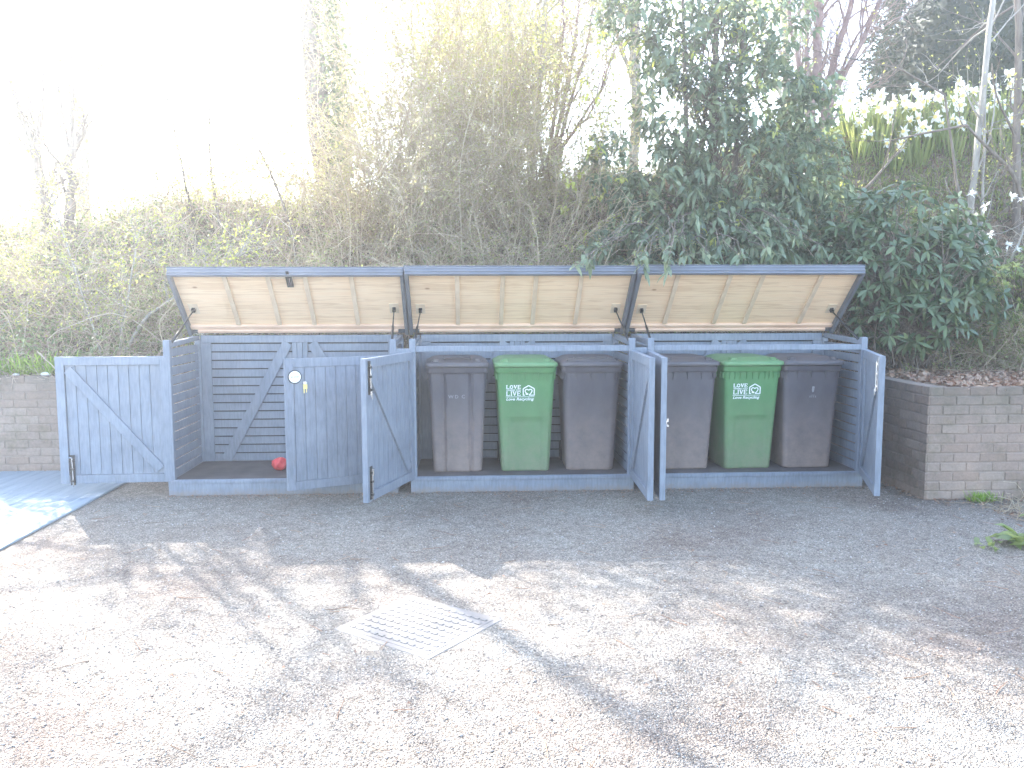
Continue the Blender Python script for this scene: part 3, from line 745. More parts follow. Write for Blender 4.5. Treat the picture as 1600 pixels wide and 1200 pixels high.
leaves(pb, P0, np.stack([np.cos(a), np.sin(a), rng.uniform(0, .5, n)], -1), rng.uniform(.02, .05, n), rng.uniform(.012, .025, n), 0, .3, False)
n = 900; P0 = np.stack([rng.uniform(0, 6.6, n), -.012-rng.gamma(1.5, .05, n), np.full(n, .008)], -1); a = rng.uniform(0, 2*PI, n)
leaves(pb, P0, np.stack([np.cos(a), np.sin(a), rng.uniform(0, .3, n)], -1), rng.uniform(.012, .03, n), rng.uniform(.008, .016, n), 0, .3, False)
tag(pb.build('ground_litter', M['litter']), kind='stuff', label='scattered dead leaves and twigs over the gravel yard', cat='leaf litter')

# ------------------------------------------------------------------ plants
def keep_back(q, c=(0, 0, 0), ymin=1.0):
    y = q[..., 1] + c[1]; q[..., 1] = np.where(y < ymin, ymin + (ymin-y)*.35, y) - c[1]; return q
def tree(name, label, base, stems, barkm, leafm=None, leaf=(.05, .025), nleaf=3, group=None, cat='tree', sub=(9, 7, 6), subl=(1.1, .5, .25), r_sub=(.4, .35, .3), spread=.75, up=.25, sides=7, wob=.16, dens=1.0, zmin=-99):
    """stems: list of (polyline points, r0, r1). Builds trunk (with main stems) and crown (branches + leaves)"""
    root = empty(name, base); tag(root, label, cat, group)
    bx_, by_, bz_ = base
    tr = PB(); levels = []; B0 = np.array(base)
    allP = []
    for pts, r0, r1 in stems:
        pts = np.array(pts, float); K = 12
        t = np.concatenate([[0], np.cumsum(np.linalg.norm(np.diff(pts, axis=0), axis=1))]); u = np.linspace(0, t[-1], K)
        q = np.stack([np.interp(u, t, pts[:, k]) for k in range(3)], -1) - B0
        q[1:-1] += rng.normal(size=(K-2, 3))*r0*.25
        R = np.linspace(r0, r1, K)[None].copy(); R[0, 0] *= 1.25
        tr.tubes(q[None], R, 9); allP.append((q, r0, r1))
    tr.build('trunk', barkm, root, smooth=True)
    cr = PB(); tips = []
    cur = np.stack([a[0] for a in allP]); rad = np.array([(a[1]+a[2])/2 for a in allP])
    tot = None
    for lv, (m, l, k) in enumerate(zip(sub, subl, r_sub)):
        if m == 0: continue
        m = max(1, int(m*dens)) if lv else m
        q, dd = children_of(cur, m, spread, up)
        if lv == 0:
            q0, _ = q, dd
        rad = np.repeat(rad, m)*k
        if lv == 0: kp = q[:, 2]+bz_ > zmin; q, dd, rad = q[kp], dd[kp], rad[kp]
        L = l*rng.uniform(.5, 1.3, len(q))
        rad = np.clip(rad, .0016, .05)
        K = 6 if lv < 2 else 4
        nx = walk(q, dd, L, K, wob, .03)
        cr.tubes(nx, taper(len(nx), K, rad, rad*.35), 4 if lv == 0 else 3)
        cur = nx; tips.append(nx)
    crown = cr.build('branches', barkm, root)
    if leafm is not None and nleaf:
        lf = PB()
        q, dd = children_of(cur, nleaf, 1.2, 0)
        leaves(lf, q, dd, leaf[0]*rng.uniform(.6, 1.3, len(q)), leaf[1]*rng.uniform(.7, 1.2, len(q)), .2, .2, False)
        lf.build('foliage', leafm, root)
    return root

# ivy-clad trunk far left of centre
def bz(x, y): return float(bank_h(x, y))
TX, TY = .74, 4.45
st = [([(TX, TY, 2.6), (TX-.06, TY, 4.0), (TX-.14, TY+.05, 6.5), (TX-.1, TY, 11)], .20, .07)]
for k in range(13):
    a = k*2.4; z0 = 6.6 + k*.34; ln = 4.2 - k*.12
    st.append(([(TX-.12, TY, z0), (TX+ln*.5*math.cos(a), TY+ln*.5*math.sin(a), z0+.7), (TX+ln*math.cos(a), TY+ln*math.sin(a), z0+1.6)], .045, .015))
r = tree('ivy_tree', 'thick straight trunk with ivy climbing its right side, rising behind the left store', (TX, TY, 2.6), st,
     M['bark'], M['midleaf'], (.08, .045), 2, sub=(9, 7, 5), subl=(1.8, .8, .4), spread=.8, zmin=6.2)
pb = PB(); n = 7000
z = rng.uniform(2.4, 6.8, n)-2.6; a = rng.normal(-.1, .5, n); rr = .17 + rng.gamma(1.7, .05, n)*(1.35-.5*np.sin(z*2.6))
P0 = np.stack([-.04*z + rr*np.cos(a), rr*np.sin(a), z], -1)
leaves(pb, P0, rng.normal(size=(n, 3)) + np.stack([np.cos(a), np.sin(a), -.6*np.ones(n)], -1), rng.uniform(.05, .10, n), rng.uniform(.04, .08, n), .2, .1, False)
pb.build('ivy', M['ivy'], r)

# twin trunks on the left bank
tree('young_tree', 'bare forked young tree on the left bank, leftmost of the two beside each other', (-2.42, 3.2, bz(-2.42, 3.2)-.1),
     [([(-2.40, 3.2, bz(-2.4, 3.2)-.1), (-2.48, 3.2, 2.7), (-2.56, 3.2, 3.5)], .062, .05), ([(-2.56, 3.2, 3.5), (-2.72, 3.2, 4.0), (-2.9, 3.2, 4.8)], .045, .02), ([(-2.55, 3.2, 3.45), (-2.46, 3.2, 4.2), (-2.42, 3.2, 6.0)], .036, .014), ([(-2.54, 3.2, 3.5), (-2.64, 3.3, 4.0), (-2.66, 3.2, 4.7)], .022, .01)],
     M['bark'], M['yellowleaf'], (.05, .03), 2, sub=(6, 5, 4), subl=(.7, .35, .2), group='bare young trees on the left bank')
tree('young_tree', 'bare straight young tree on the left bank, rightmost of the two beside each other', (-2.2, 3.2, bz(-2.2, 3.2)-.1),
     [([(-2.22, 3.2, bz(-2.2, 3.2)-.1), (-2.22, 3.2, 2.8), (-2.14, 3.2, 3.55)], .07, .055), ([(-2.14, 3.2, 3.5), (-1.98, 3.2, 3.85)], .035, .03), ([(-2.14, 3.2, 3.5), (-2.10, 3.2, 4.2), (-2.02, 3.2, 6.2)], .03, .012), ([(-2.16, 3.2, 3.4), (-2.25, 3.2, 4.2), (-2.4, 3.3, 5.4)], .02, .01)],
     M['bark'], M['yellowleaf'], (.05, .03), 2, sub=(6, 5, 4), subl=(.7, .35, .2), group='bare young trees on the left bank')
for (x, y, h, lean, lab) in ((-.74, 3.0, 2.3, -.25, 'thin sapling bending left above the left store'), (-.45, 3.1, 2.5, .02, 'thin upright sapling right of the bending one above the left store'), (.5, 2.9, 1.7, -.45, 'slender leaning sapling with tiny buds above the left store\'s middle')):
    tree('sapling', lab, (x, y, bz(x, y)-.05), [([(x+.15, y, bz(x, y)-.05), (x, y, bz(x, y)+h*.4), (x+lean*.5, y, bz(x, y)+h*.75), (x+lean, y, bz(x, y)+h)], .022, .006)], M['bark'], M['yellowleaf'], (.035, .02), 4, sub=(12, 5, 3), subl=(.5, .25, .12), cat='sapling', group='saplings on the bank')

# pale stems and pinkish multi-stem shrub behind the middle store
tree('pale_stem_tree', 'small tree with pale upright stems rising behind the middle store', (3.6, 4.4, bz(3.6, 4.4)-.1),
     [([(3.62, 4.4, 3.0), (3.55, 4.4, 4.4), (3.35, 4.4, 5.0), (3.2, 4.4, 7)], .06, .03), ([(3.6, 4.4, 3.6), (3.72, 4.4, 4.8), (3.82, 4.4, 6.0), (3.9, 4.4, 7.5)], .05, .03)],
     M['palebark'], M['yellowleaf'], (.05, .03), 3, sub=(11, 6, 5), subl=(1.0, .5, .25))
st = []
for k, (tx, tz) in enumerate(((4.05, 6.3), (4.3, 6.4), (4.5, 6.2), (4.2, 5.4), (4.75, 5.2), (3.5, 5.2), (4.6, 4.7))):
    st.append(([(3.75+.02*k, 4.2, 3.0), (3.78+(tx-3.8)*.25, 4.2, 3.85), (3.8+(tx-3.8)*.75, 4.2, 3.85+(tz-3.85)*.55), (tx, 4.2, tz)], .035, .010))
tree('pink_stem_shrub', 'fan of pinkish bare stems rising from one base behind the middle store', (3.78, 4.2, 3.0), st, M['pinkbark'], None, cat='shrub', sub=(10, 6, 4), subl=(.7, .4, .2), spread=.6)
# bare multi-stem tree at the right
st = []
for k, (bx0, tx, tz, r0) in enumerate(((8.02, 8.15, 7.5, .09), (8.1, 8.75, 7.2, .07), (7.95, 7.55, 7.2, .05), (8.12, 9.3, 6.9, .06), (7.98, 7.9, 7.4, .05), (8.1, 9.1, 5.9, .035))):
    st.append(([(bx0, 5.5, 3.6), (bx0+(tx-bx0)*.2, 5.5, 4.9), (bx0+(tx-bx0)*.7, 5.5, 6.0), (tx, 5.5, tz)], r0, r0*.45))
tree('bare_tree', 'leafless many-stemmed tree against the white sky, left of the dark hedge', (8.05, 5.5, 3.5), st, M['pinkbark'], None, sub=(16, 8, 6), subl=(1.2, .6, .3), spread=.55, up=.4)
# slim trunks on the right bank
for (pts, r0, lab, wb) in (
    ([(8.74, 2.5, 1.6), (8.80, 2.5, 2.6), (8.90, 2.5, 4.1), (8.97, 2.5, 5.3), (9.0, 2.5, 6.3)], .045, 'slim pale trunk on the right bank, standing among the white magnolia flowers', 'palebark'),
    ([(8.98, 2.45, 1.6), (8.98, 2.5, 2.6), (8.96, 2.5, 3.6), (8.93, 2.5, 4.2)], .022, 'thinnest pale stem on the right bank, rising beside the slim trunk', 'palebark'),
    ([(9.55, 2.6, 1.6), (9.45, 2.6, 3.0), (9.38, 2.6, 4.8), (9.3, 2.6, 6.3)], .055, 'greenish trunk at the photo\'s right edge above the wall', 'bark')):
    tree('slim_tree', lab, pts[0], [(pts, r0, r0*.6)], M[wb], M['yellowleaf'], (.04, .022), 1, sub=(8, 4, 3), subl=(1.0, .45, .2), group='slim trees on the right bank', spread=.9)
# arching bare branch across the right bank
tree('arching_shrub', 'bare grey branches arching low across the right bank below the daffodils', (9.5, 2.2, 2.2),
     [([(9.5, 2.2, 2.2), (9.1, 2.1, 3.2), (8.4, 2.0, 3.75), (7.7, 2.1, 3.6)], .03, .010), ([(7.0, 2.3, 2.1), (7.35, 2.3, 3.0), (7.8, 2.3, 3.5)], .028, .010), ([(8.7, 2.2, 1.9), (8.2, 2.1, 4.1), (7.6, 2.1, 4.4), (7.0, 2.1, 4.5)], .02, .008)],
     M['bark'], M['yellowleaf'], (.03, .018), 1, cat='shrub', sub=(8, 4, 3), subl=(.7, .3, .15))
# background trees (beyond the hilltop), light spring leaf
for (x, y, h, lf, lab) in ((-7.5, 13, 6.5, 'yellowleaf', 'pale leafing tree far left beyond the bank, faded by the bright sky'), (2.5, 11, 7.5, 'yellowleaf', 'yellow-green leafing tree right of the ivy trunk'),
        (3.6, 12, 8, 'yellowleaf', 'leafing tree deeper behind the middle store'), (6.2, 10.5, 9, 'midleaf', 'tall leafing tree behind the evergreen shrub'), (11.5, 16, 9, 'yellowleaf', 'leafing tree far behind the dark hedge')):
    z0 = bz(x, min(y, 14))-.1; st = [([(x, y, z0), (x+.1, y, z0+h*.35), (x-.1, y, z0+h*.7), (x+.1, y, z0+h)], .13, .04)]
    for k in range(5):
        a = rng.uniform(0, 2*PI); q = rng.uniform(.15, .55)*h
        st.append(([(x, y, z0+q), (x+.7*math.cos(a), y+.7*math.sin(a), z0+q+1.0), (x+1.4*math.cos(a), y+1.4*math.sin(a), z0+q+2.4)], .055, .02))
    tree('leafing_tree', lab, (x, y, z0), st, M['bark'], M[lf], (.085, .05), 5, sub=(10, 7, 5), subl=(1.3, .6, .35), group='leafing trees beyond the bank', spread=.8)

for (x, y, h, lab) in ((-3.9, 7.4, 9.5, 'tall bare tree nearly lost in the glare above the left bank'), (-6.2, 6.0, 8.0, 'tall bare tree at the photo\'s left edge, almost lost in the glare')):
    z0 = bz(x, y)-.1; st = [([(x, y, z0), (x+.1, y, z0+h*.5), (x, y, z0+h)], .12, .05)]
    for k in range(9):
        a = k*2.4; q = h*(.42+.06*k); ln = 3.6-.1*k
        st.append(([(x, y, z0+q), (x+ln*.5*math.cos(a), y+ln*.5*math.sin(a), z0+q+.8), (x+ln*math.cos(a), y+ln*math.sin(a), z0+q+1.7)], .032, .012))
    tree('tall_bare_tree', lab, (x, y, z0), st, M['bark'], None, sub=(8, 7, 5), subl=(1.5, .7, .35), spread=.8)

# twiggy deciduous shrubs on the bank: arching fountains of fine twigs with tiny leaves
def fountain(name, label, c, n, L, r0, twm, lfm, nsub=9, nleaf=2, leafs=(.03, .018), spread=.7, grav=-.12, rad=.35, group=None, subL=.35, wob=.16):
    root = empty(name, c); tag(root, label, 'shrub', group)
    P0 = rng.normal(size=(n, 3))*np.array([rad, rad*.6, .05]); P0[:, 2] = 0
    D = rng.normal(size=(n, 3))*spread + np.array([0, -.15, 1.1])
    q = walk(P0, D, L*rng.uniform(.55, 1.15, n), 9, wob, grav)
    gz = bank_h(q[..., 0]+c[0], np.clip(q[..., 1]+c[1], 1.4, 99))-c[2]
    q[..., 2] = np.where(q[..., 2] < gz+.02, gz+.02+.05*rng.uniform(0, 1, q.shape[:2]), q[..., 2])
    q = keep_back(q, c)
    pb = PB(); pb.tubes(q, taper(n, 9, r0*rng.uniform(.6, 1.2, n), .0018), 4)
    c1, d1 = children_of(q, nsub, .8, 0); w1 = walk(c1, d1, subL*rng.uniform(.4, 1.3, len(c1)), 5, .2, grav*.6); w1 = keep_back(w1, c); pb.tubes(w1, taper(len(w1), 5, .0032, .0015), 3)
    c2, d2 = children_of(w1, 2, .8, 0); w2 = walk(c2, d2, subL*.5*rng.uniform(.4, 1.3, len(c2)), 4, .2, 0); w2 = keep_back(w2, c); pb.tubes(w2, taper(len(w2), 4, .0022, .0012), 3)
    pb.build('stems', M[twm], root)
    if lfm:
        lf = PB(); c3, d3 = children_of(w1, nleaf, 1.3, 0); leaves(lf, c3, d3, leafs[0]*rng.uniform(.6, 1.4, len(c3)), leafs[1]*rng.uniform(.7, 1.3, len(c3)), .1, .15, False)
        c3, d3 = children_of(w2, nleaf, 1.3, 0); leaves(lf, c3, d3, leafs[0]*rng.uniform(.6, 1.4, len(c3)), leafs[1]*rng.uniform(.7, 1.3, len(c3)), .1, .15, False)
        lf.build('foliage', M[lfm], root)
    return root
GS = 'twiggy shrubs on the bank'
for (x, y, n, L, lf, lab, kw) in (
    (2.95, 2.0, 150, 2.0, 'midleaf', 'dense grey-green thicket of fine drooping twigs right behind the middle lid', dict(nsub=16, spread=.75, rad=.6, nleaf=1, wob=.2)),
    (1.9, 2.7, 110, 2.4, 'twigleaf', 'twiggy shrub with small pale buds between left and middle lids', dict(nsub=14, grav=-.02, spread=.38, rad=.6)),
    (2.9, 3.3, 110, 3.4, 'twigleaf', 'tallest tan twiggy shrub behind the middle store', dict(nsub=14, grav=-.01, spread=.36, rad=.8)),
    (2.2, 3.4, 70, 3.4, 'twigleaf', 'hazy tan shrub a little right of the ivy trunk', dict(nsub=20, grav=.0, spread=.22, rad=.5, nleaf=2, leafs=(.042, .028), subL=.5)),
    (2.8, 3.9, 75, 4.0, 'yellowleaf', 'tall hazy yellow-green shrub midway between ivy trunk and pink stems', dict(nsub=20, grav=.0, spread=.24, rad=.7, nleaf=2, leafs=(.045, .03), subL=.55)),
    (3.2, 3.0, 80, 3.2, 'twigleaf', 'tan twiggy shrub in front of the pinkish stems', dict(nsub=20, grav=-.01, spread=.34, rad=.6, nleaf=2, leafs=(.045, .03), subL=.45)),
    (.75, 2.1, 90, 1.5, 'midleaf', 'low tangled shrub behind the left store\'s right half', dict(nsub=12, rad=.6)),
    (3.9, 2.1, 80, 1.5, 'yellowleaf', 'tan twiggy shrub with bright yellow-green sprays left of the evergreen', dict(nsub=12, rad=.4)),
    (-.5, 2.2, 70, 1.3, 'midleaf', 'sparse tangled shrub behind the left store\'s left half', dict(nsub=10, rad=.5)),
    (-1.5, 2.3, 70, 1.5, 'yellowleaf', 'pale twiggy shrub beside the bare forked trees', dict(nsub=10, rad=.6)),
    (-3.3, 2.8, 90, 1.7, 'yellowleaf', 'sunlit leafy shrub at the left edge of the bank', dict(nsub=12, rad=.8, nleaf=3)),
    (-.4, 3.6, 70, 1.7, 'yellowleaf', 'pale shrub on the crest of the bank below the bright sky', dict(nsub=9, rad=.9)),
    (1.0, 4.2, 80, 1.3, 'yellowleaf', 'sunlit shrub on the crest around the ivy trunk', dict(nsub=10, rad=.9)),
    (9.6, 1.6, 90, 1.3, 'midleaf', 'scrubby shrub under the trunk at the photo\'s right edge', dict(nsub=10, rad=.8, nleaf=3)),
    (8.6, 1.5, 60, 1.2, 'midleaf', 'twiggy undergrowth right of the rhododendron', dict(nsub=10, rad=.5, nleaf=2))):
    fountain('twiggy_shrub', lab, (x, y, bz(x, max(y, 1.45))-.03), n, L, .007, 'twig', lf, group=GS, **kw)
# a few thick pale leaning stems behind the left door
tree('leaning_shrub', 'shrub of leaning bare branches on the wall behind the open left door', (-.95, 1.75, 1.0),
     [([(-1.2, 1.8, 1.0), (-.75, 1.7, 1.6), (-.1, 1.6, 2.0), (.4, 1.6, 2.3)], .024, .008), ([(-1.15, 1.8, 1.0), (-1.0, 1.7, 1.6), (-.8, 1.7, 2.5)], .018, .006), ([(-.85, 1.8, 1.0), (-.3, 1.7, 1.5), (.1, 1.6, 2.2)], .018, .006), ([(-1.25, 1.8, 1.0), (-1.5, 1.8, 1.9), (-1.7, 1.8, 2.7)], .015, .006)],
     M['palebark'], M['yellowleaf'], (.04, .025), 2, cat='shrub', sub=(12, 5, 3), subl=(.5, .25, .12))

# brambles and ground cover over the whole bank (uncountable)
def on_bank(n, x0, x1, y0, y1, lift=0.0):
    x = rng.uniform(x0, x1, n); y = rng.uniform(y0, y1, n); return np.stack([x, y, bank_h(x, y)+lift], -1)
n = 9000; P0 = on_bank(n, -5.5, 12, 1.40, 4.2)
P0 = P0[(P0[:, 0] < 6) | (P0[:, 1] < 2.7)]; n = len(P0)
q = walk(P0, rng.normal(size=(n, 3))*np.array([1, .8, .5])+np.array([0, -.2, .8]), rng.uniform(.25, 1.1, n), 8, .35, -.28)
gz = bank_h(q[..., 0], np.maximum(q[..., 1], 1.35)); q[..., 2] = np.maximum(q[..., 2], gz+.01)
q[..., 1] = np.maximum(q[..., 1], 1.16)
pb = PB(); pb.tubes(q, taper(n, 8, rng.uniform(.0022, .0052, n), .0014), 3)
c1, d1 = children_of(q, 2, 1.0, 0); w1 = keep_back(walk(c1, d1, rng.uniform(.08, .3, len(c1)), 4, .3, -.1)); pb.tubes(w1, taper(len(w1), 4, .0026, .0012), 3)
n2 = 900; P0 = on_bank(n2, -5.5, 10.5, 1.42, 3.4)
q = walk(P0, rng.normal(size=(n2, 3))*np.array([1, .6, .3])+np.array([0, -.3, 1.1]), rng.uniform(.8, 2.2, n2), 12, .22, -.22)
P0ok = (P0[:, 0] < 6) | (P0[:, 1] < 2.4); q = q[P0ok]; n2 = len(q)
gz = bank_h(q[..., 0], np.maximum(q[..., 1], 1.35)); q[..., 2] = np.maximum(q[..., 2], gz+.03); q[..., 1] = np.maximum(q[..., 1], 1.18)
pb.tubes(q, taper(n2, 12, rng.uniform(.004, .0085, n2), .002), 4)
tag(pb.build('brambles', M['drytwig']), 'tangle of dry bramble canes covering the bank behind the bin stores', 'brambles', kind='stuff')
pb = PB(); n = 30000; P0 = on_bank(n, -6, 12, 1.38, 4.6, .0); P0 = P0[(P0[:, 0] < 5.5) | (rng.uniform(size=n) < .25)]; n = len(P0); P0[:, 2] += rng.uniform(.0, .22, n)
leaves(pb, P0, rng.normal(size=(n, 3))+np.array([0, -.4, .2]), rng.uniform(.03, .075, n), rng.uniform(.02, .05, n), .1, .15, False)
n = 6000; P0 = on_bank(n, -6, -.8, 1.38, 3.8, .0); P0[:, 2] += rng.uniform(.0, .5, n)
leaves(pb, P0, rng.normal(size=(n, 3))+np.array([0, -.4, .2]), rng.uniform(.04, .085, n), rng.uniform(.03, .055, n), .1, .15, False)
tag(pb.build('ground_cover', M['ivy']), 'low ivy and leafy ground cover spread over the bank', 'ground cover', kind='stuff')
pb = PB(); n = 26000; P0 = on_bank(n, -6, 12, 1.36, 4.4, .01); P0[::3] = on_bank(len(P0[::3]), 6, 12, 1.36, 3.7, .03)
m2 = rng.uniform(size=n) < .3; P0[m2, 0] = rng.uniform(6.9, 11, m2.sum()); P0[m2, 1] = np.where(rng.uniform(size=m2.sum()) < .3, rng.uniform(-.53, -.36, m2.sum()), rng.uniform(-.36, 1.3, m2.sum())); P0[m2, 2] = .99
leaves(pb, P0, rng.normal(size=(n, 3))*np.array([1, 1, .4]), rng.uniform(.03, .07, n), rng.uniform(.02, .045, n), 0, .2, False)
tag(pb.build('leaf_litter', M['litter']), 'brown leaf litter lying on the bank and behind the right wall', 'leaf litter', kind='stuff')

# evergreen shrub (large, drooping glossy leaves)
def blob_points(blobs, n, shell=.55):
    vol = np.array([b[3]*b[4]*b[5] for b in blobs])**.8; k = rng.choice(len(blobs), n, p=vol/vol.sum()); B = np.array(blobs)[k]
    d = unit(rng.normal(size=(n, 3))); rr = (shell + (1-shell)*rng.uniform(0, 1, n)**.6)*rng.uniform(.8, 1.12, n)
    return B[:, :3] + d*B[:, 3:]*rr[:, None], d, B
def sprig_leaves(lf, pb, P, d, nl, L, Wd, slen, droop=.5, dirn=(0, -.3, -.15), detail=True, stem=.0032):
    n = len(P); D = unit(d*.8 + rng.normal(size=(n, 3))*.45 + np.array(dirn)); q = walk(P - D*slen*.5, D, slen*rng.uniform(.7, 1.2, n), 5, .12, -.10)
    pb.tubes(q, taper(n, 5, stem, .0015), 3)
    c, t = along(q, nl); dd = unit(t*.7 + rng.normal(size=c.shape)*.75 + np.array([0, 0, -.25]))
    leaves(lf, c, dd, L*rng.uniform(.45, 1.3, len(c))*np.repeat(rng.uniform(.75, 1.15, n), nl), Wd*rng.uniform(.75, 1.2, len(c)), droop, .12, detail)
ev = empty('evergreen_shrub', (5.6, 2.3, 1.2)); tag(ev, 'large evergreen shrub with drooping dark leaves, hanging over the right-hand lids', 'shrub')
C0 = np.array([5.6, 2.3, 1.2])
blobs = [(4.9, 1.9, 2.3, .75, .6, .5), (5.6, 1.8, 2.3, .95, .75, .62), (6.3, 1.9, 2.5, .6, .6, .6), (5.0, 2.2, 3.05, .8, .6, .55), (5.9, 2.1, 3.2, .85, .65, .65), (6.6, 2.2, 3.25, .6, .5, .5),
         (5.3, 2.3, 3.9, .75, .6, .55), (6.1, 2.3, 4.1, .7, .6, .6), (5.2, 2.4, 4.6, .55, .5, .45), (6.2, 2.4, 4.9, .55, .5, .6), (5.6, 2.4, 5.4, .6, .5, .6), (4.35, 2.1, 3.3, .35, .4, .4), (4.6, 2.3, 5.0, .5, .4, .35), (6.7, 2.3, 4.0, .35, .4, .4), (4.3, 1.9, 2.35, .35, .4, .35)]
P, dn, B = blob_points(blobs, 2150)
P = P[(P[:, 2] < 3.3) | (np.sin(P[:, 0]*6.3+1)*np.sin(P[:, 2]*5.1) < .55)]
P = P[P[:, 2] > 1.65]; dn = unit(P - np.array([5.6, 2.6, 3.2])); 
lf = PB(); br = PB()
sprig_leaves(lf, br, P-C0, dn, 8, .13, .050, .30, .35)
# sprigs hanging over the lid edges
hang = np.array([(3.74, .10, 2.10), (3.80, .16, 2.13), (4.30, .06, 2.12), (4.38, .1, 2.16), (4.48, .12, 2.12), (4.60, .3, 2.2), (4.75, .3, 2.17), (5.0, .35, 2.16), (5.25, .3, 2.18), (5.5, .4, 2.2), (5.1, .7, 2.3), (4.8, .7, 2.35), (4.5, .7, 2.35), (4.0, .5, 2.25), (5.6, .8, 2.4), (6.0, .8, 2.4), (6.3, .9, 2.3)])
hang = np.concatenate([hang + rng.normal(size=hang.shape)*np.array([.05, .04, .02]) for _ in range(2)])
sprig_leaves(lf, br, hang-C0, np.tile([0, -.4, -.5], (len(hang), 1)), 7, .10, .04, .16, .4)
lf.build('foliage', M['laurel'], ev)
yl = PB(); YP = np.concatenate([rng.normal(size=(26, 3))*np.array([.25, .2, .9])+np.array([4.15, 1.75, 3.0]), P[rng.choice(len(P), 40)]+np.array([0, -.15, 0]), rng.normal(size=(14, 3))*np.array([.5, .2, .25])+np.array([5.2, 2.1, 4.7])])
sprig_leaves(yl, br, YP-C0, rng.normal(size=(len(YP), 3)), 7, .075, .034, .2, .3)
yl.build('young_leaves', M['yellowleaf'], ev)
tgt = np.concatenate([P[rng.choice(len(P), 260)], hang]); n = len(tgt)
src = np.stack([5.6+rng.normal(size=n)*.15, 2.5+rng.normal(size=n)*.1, np.clip(tgt[:, 2]-rng.uniform(.3, 1.3, n), 1.6, 9)], -1)
src[-len(hang):, 2] = hang[:, 2]+.35; src[-len(hang):, 0] = hang[:, 0]*.4+5.6*.6
t = np.linspace(0, 1, 7)[None, :, None]; q = src[:, None]*(1-t) + tgt[:, None]*t; q[..., 2] += (np.sin(t[..., 0]*PI)*.12); q[:, 1:-1] += rng.normal(size=(n, 5, 3))*.03
br.tubes(q-C0, taper(n, 7, .012, .003), 4); br.build('branches', M['bark'], ev)
tr = MB()
for (dx, hgt, r0) in ((0, 4.6, .06), (.35, 4.4, .045), (-.4, 4.0, .045)): tr.tube([(dx*.3, 0, .0), (dx*.7, .1, hgt*.4), (dx, .1, hgt)], [r0, r0*.8, r0*.4], 9)
tr.build('trunk', M['bark'], ev, smooth=True)

# rhododendron rosettes
def rhodo(label, C, blobs, n, nl=8, L=.145, Wd=.044, mat='rhodo', name='rhododendron'):
    root = empty(name, C); tag(root, label, 'shrub'); C = np.array(C)
    P, dn, B = blob_points(blobs, n, .7); keep = P[:, 1] > .2; P, dn = P[keep], dn[keep]; n = len(P)
    A = unit(dn + np.array([0, -.5, .55]) + rng.normal(size=(n, 3))*.25)
    S = unit(np.cross(A, rng.normal(size=(n, 3)))); T = np.cross(A, S)
    lf = PB(); ph = (np.arange(nl)*2.4)[None] + rng.uniform(0, 6, (n, 1)); el = rng.uniform(-.15, .35, (n, nl))
    D = (S[:, None]*np.cos(ph)[..., None] + T[:, None]*np.sin(ph)[..., None]) + A[:, None]*el[..., None]
    P1 = np.repeat(P[:, None], nl, 1) - C
    leaves(lf, P1.reshape(-1, 3), D.reshape(-1, 3), L*rng.uniform(.7, 1.2, n*nl), Wd*rng.uniform(.8, 1.2, n*nl), .18, .08)
    lf.build('foliage', M[mat], root)
    src = np.stack([C[0]+rng.normal(size=n)*.2, C[1]+.1+rng.normal(size=n)*.1, C[2]+rng.uniform(0, .5, n)], -1)
    t = np.linspace(0, 1, 6)[None, :, None]; q = src[:, None]*(1-t)+P[:, None]*t; q[:, 1:-1] += rng.normal(size=(n, 4, 3))*.03
    br = PB(); br.tubes(q-C, taper(n, 6, .009, .0035), 4); br.build('branches', M['bark'], root)
    return root
rhodo('rhododendron with rosettes of long leaves behind the brick corner', (7.4, 1.15, .98),
      [(7.1, 1.15, 2.0, .55, .5, .6), (7.6, 1.1, 1.95, .55, .55, .55), (7.4, 1.3, 2.55, .6, .5, .45), (7.9, 1.3, 2.3, .4, .4, .5), (7.3, 1.0, 1.55, .6, .5, .35), (6.95, 1.5, 2.6, .35, .4, .35), (6.75, 1.5, 2.1, .45, .4, .5), (8.05, 1.3, 1.7, .45, .45, .45)], 640)
rhodo('small-leaved green shrub at the photo\'s right edge above the wall', (9.1, 1.7, .98),
      [(8.6, 1.5, 1.75, .45, .4, .4), (9.3, 1.7, 1.95, .5, .4, .5), (9.0, 1.6, 1.4, .5, .4, .3), (9.7, 1.6, 1.7, .4, .4, .4)], 420, 7, .09, .035, 'midleaf', 'evergreen_bush')

# magnolia with white star flowers
mg = tree('magnolia', 'low magnolia with white star flowers on bare twigs above the right wall', (8.8, 2.0, 1.3),
     [([(8.8, 2.0, 1.3), (8.65, 1.9, 2.0), (8.45, 1.8, 2.75)], .022, .008), ([(8.8, 2.0, 1.3), (8.95, 1.9, 2.1), (9.1, 1.8, 2.75)], .02, .008), ([(8.8, 2.0, 1.4), (9.3, 1.9, 2.0), (9.7, 1.8, 2.5)], .02, .008)],
     M['palebark'], None, cat='shrub', sub=(9, 4, 0), subl=(.5, .25, .1))
for (px_, pz_) in ((8.38, 2.93), (8.55, 2.80), (8.85, 2.90), (8.98, 2.88), (8.62, 2.48), (8.60, 2.28), (8.95, 2.32), (8.85, 2.36), (9.25, 2.75)):
    pb = PB(); nn = 13; D = unit(rng.normal(size=(nn, 3))*np.array([1, .7, .8])+np.array([0, -.5, .25]))
    leaves(pb, np.zeros((nn, 3)), D, rng.uniform(.05, .085, nn), .020, .15, .1); f = pb.build('blossom', M['petal'], mg); f.location = (px_-8.8, 1.78-2.0, pz_-1.3)
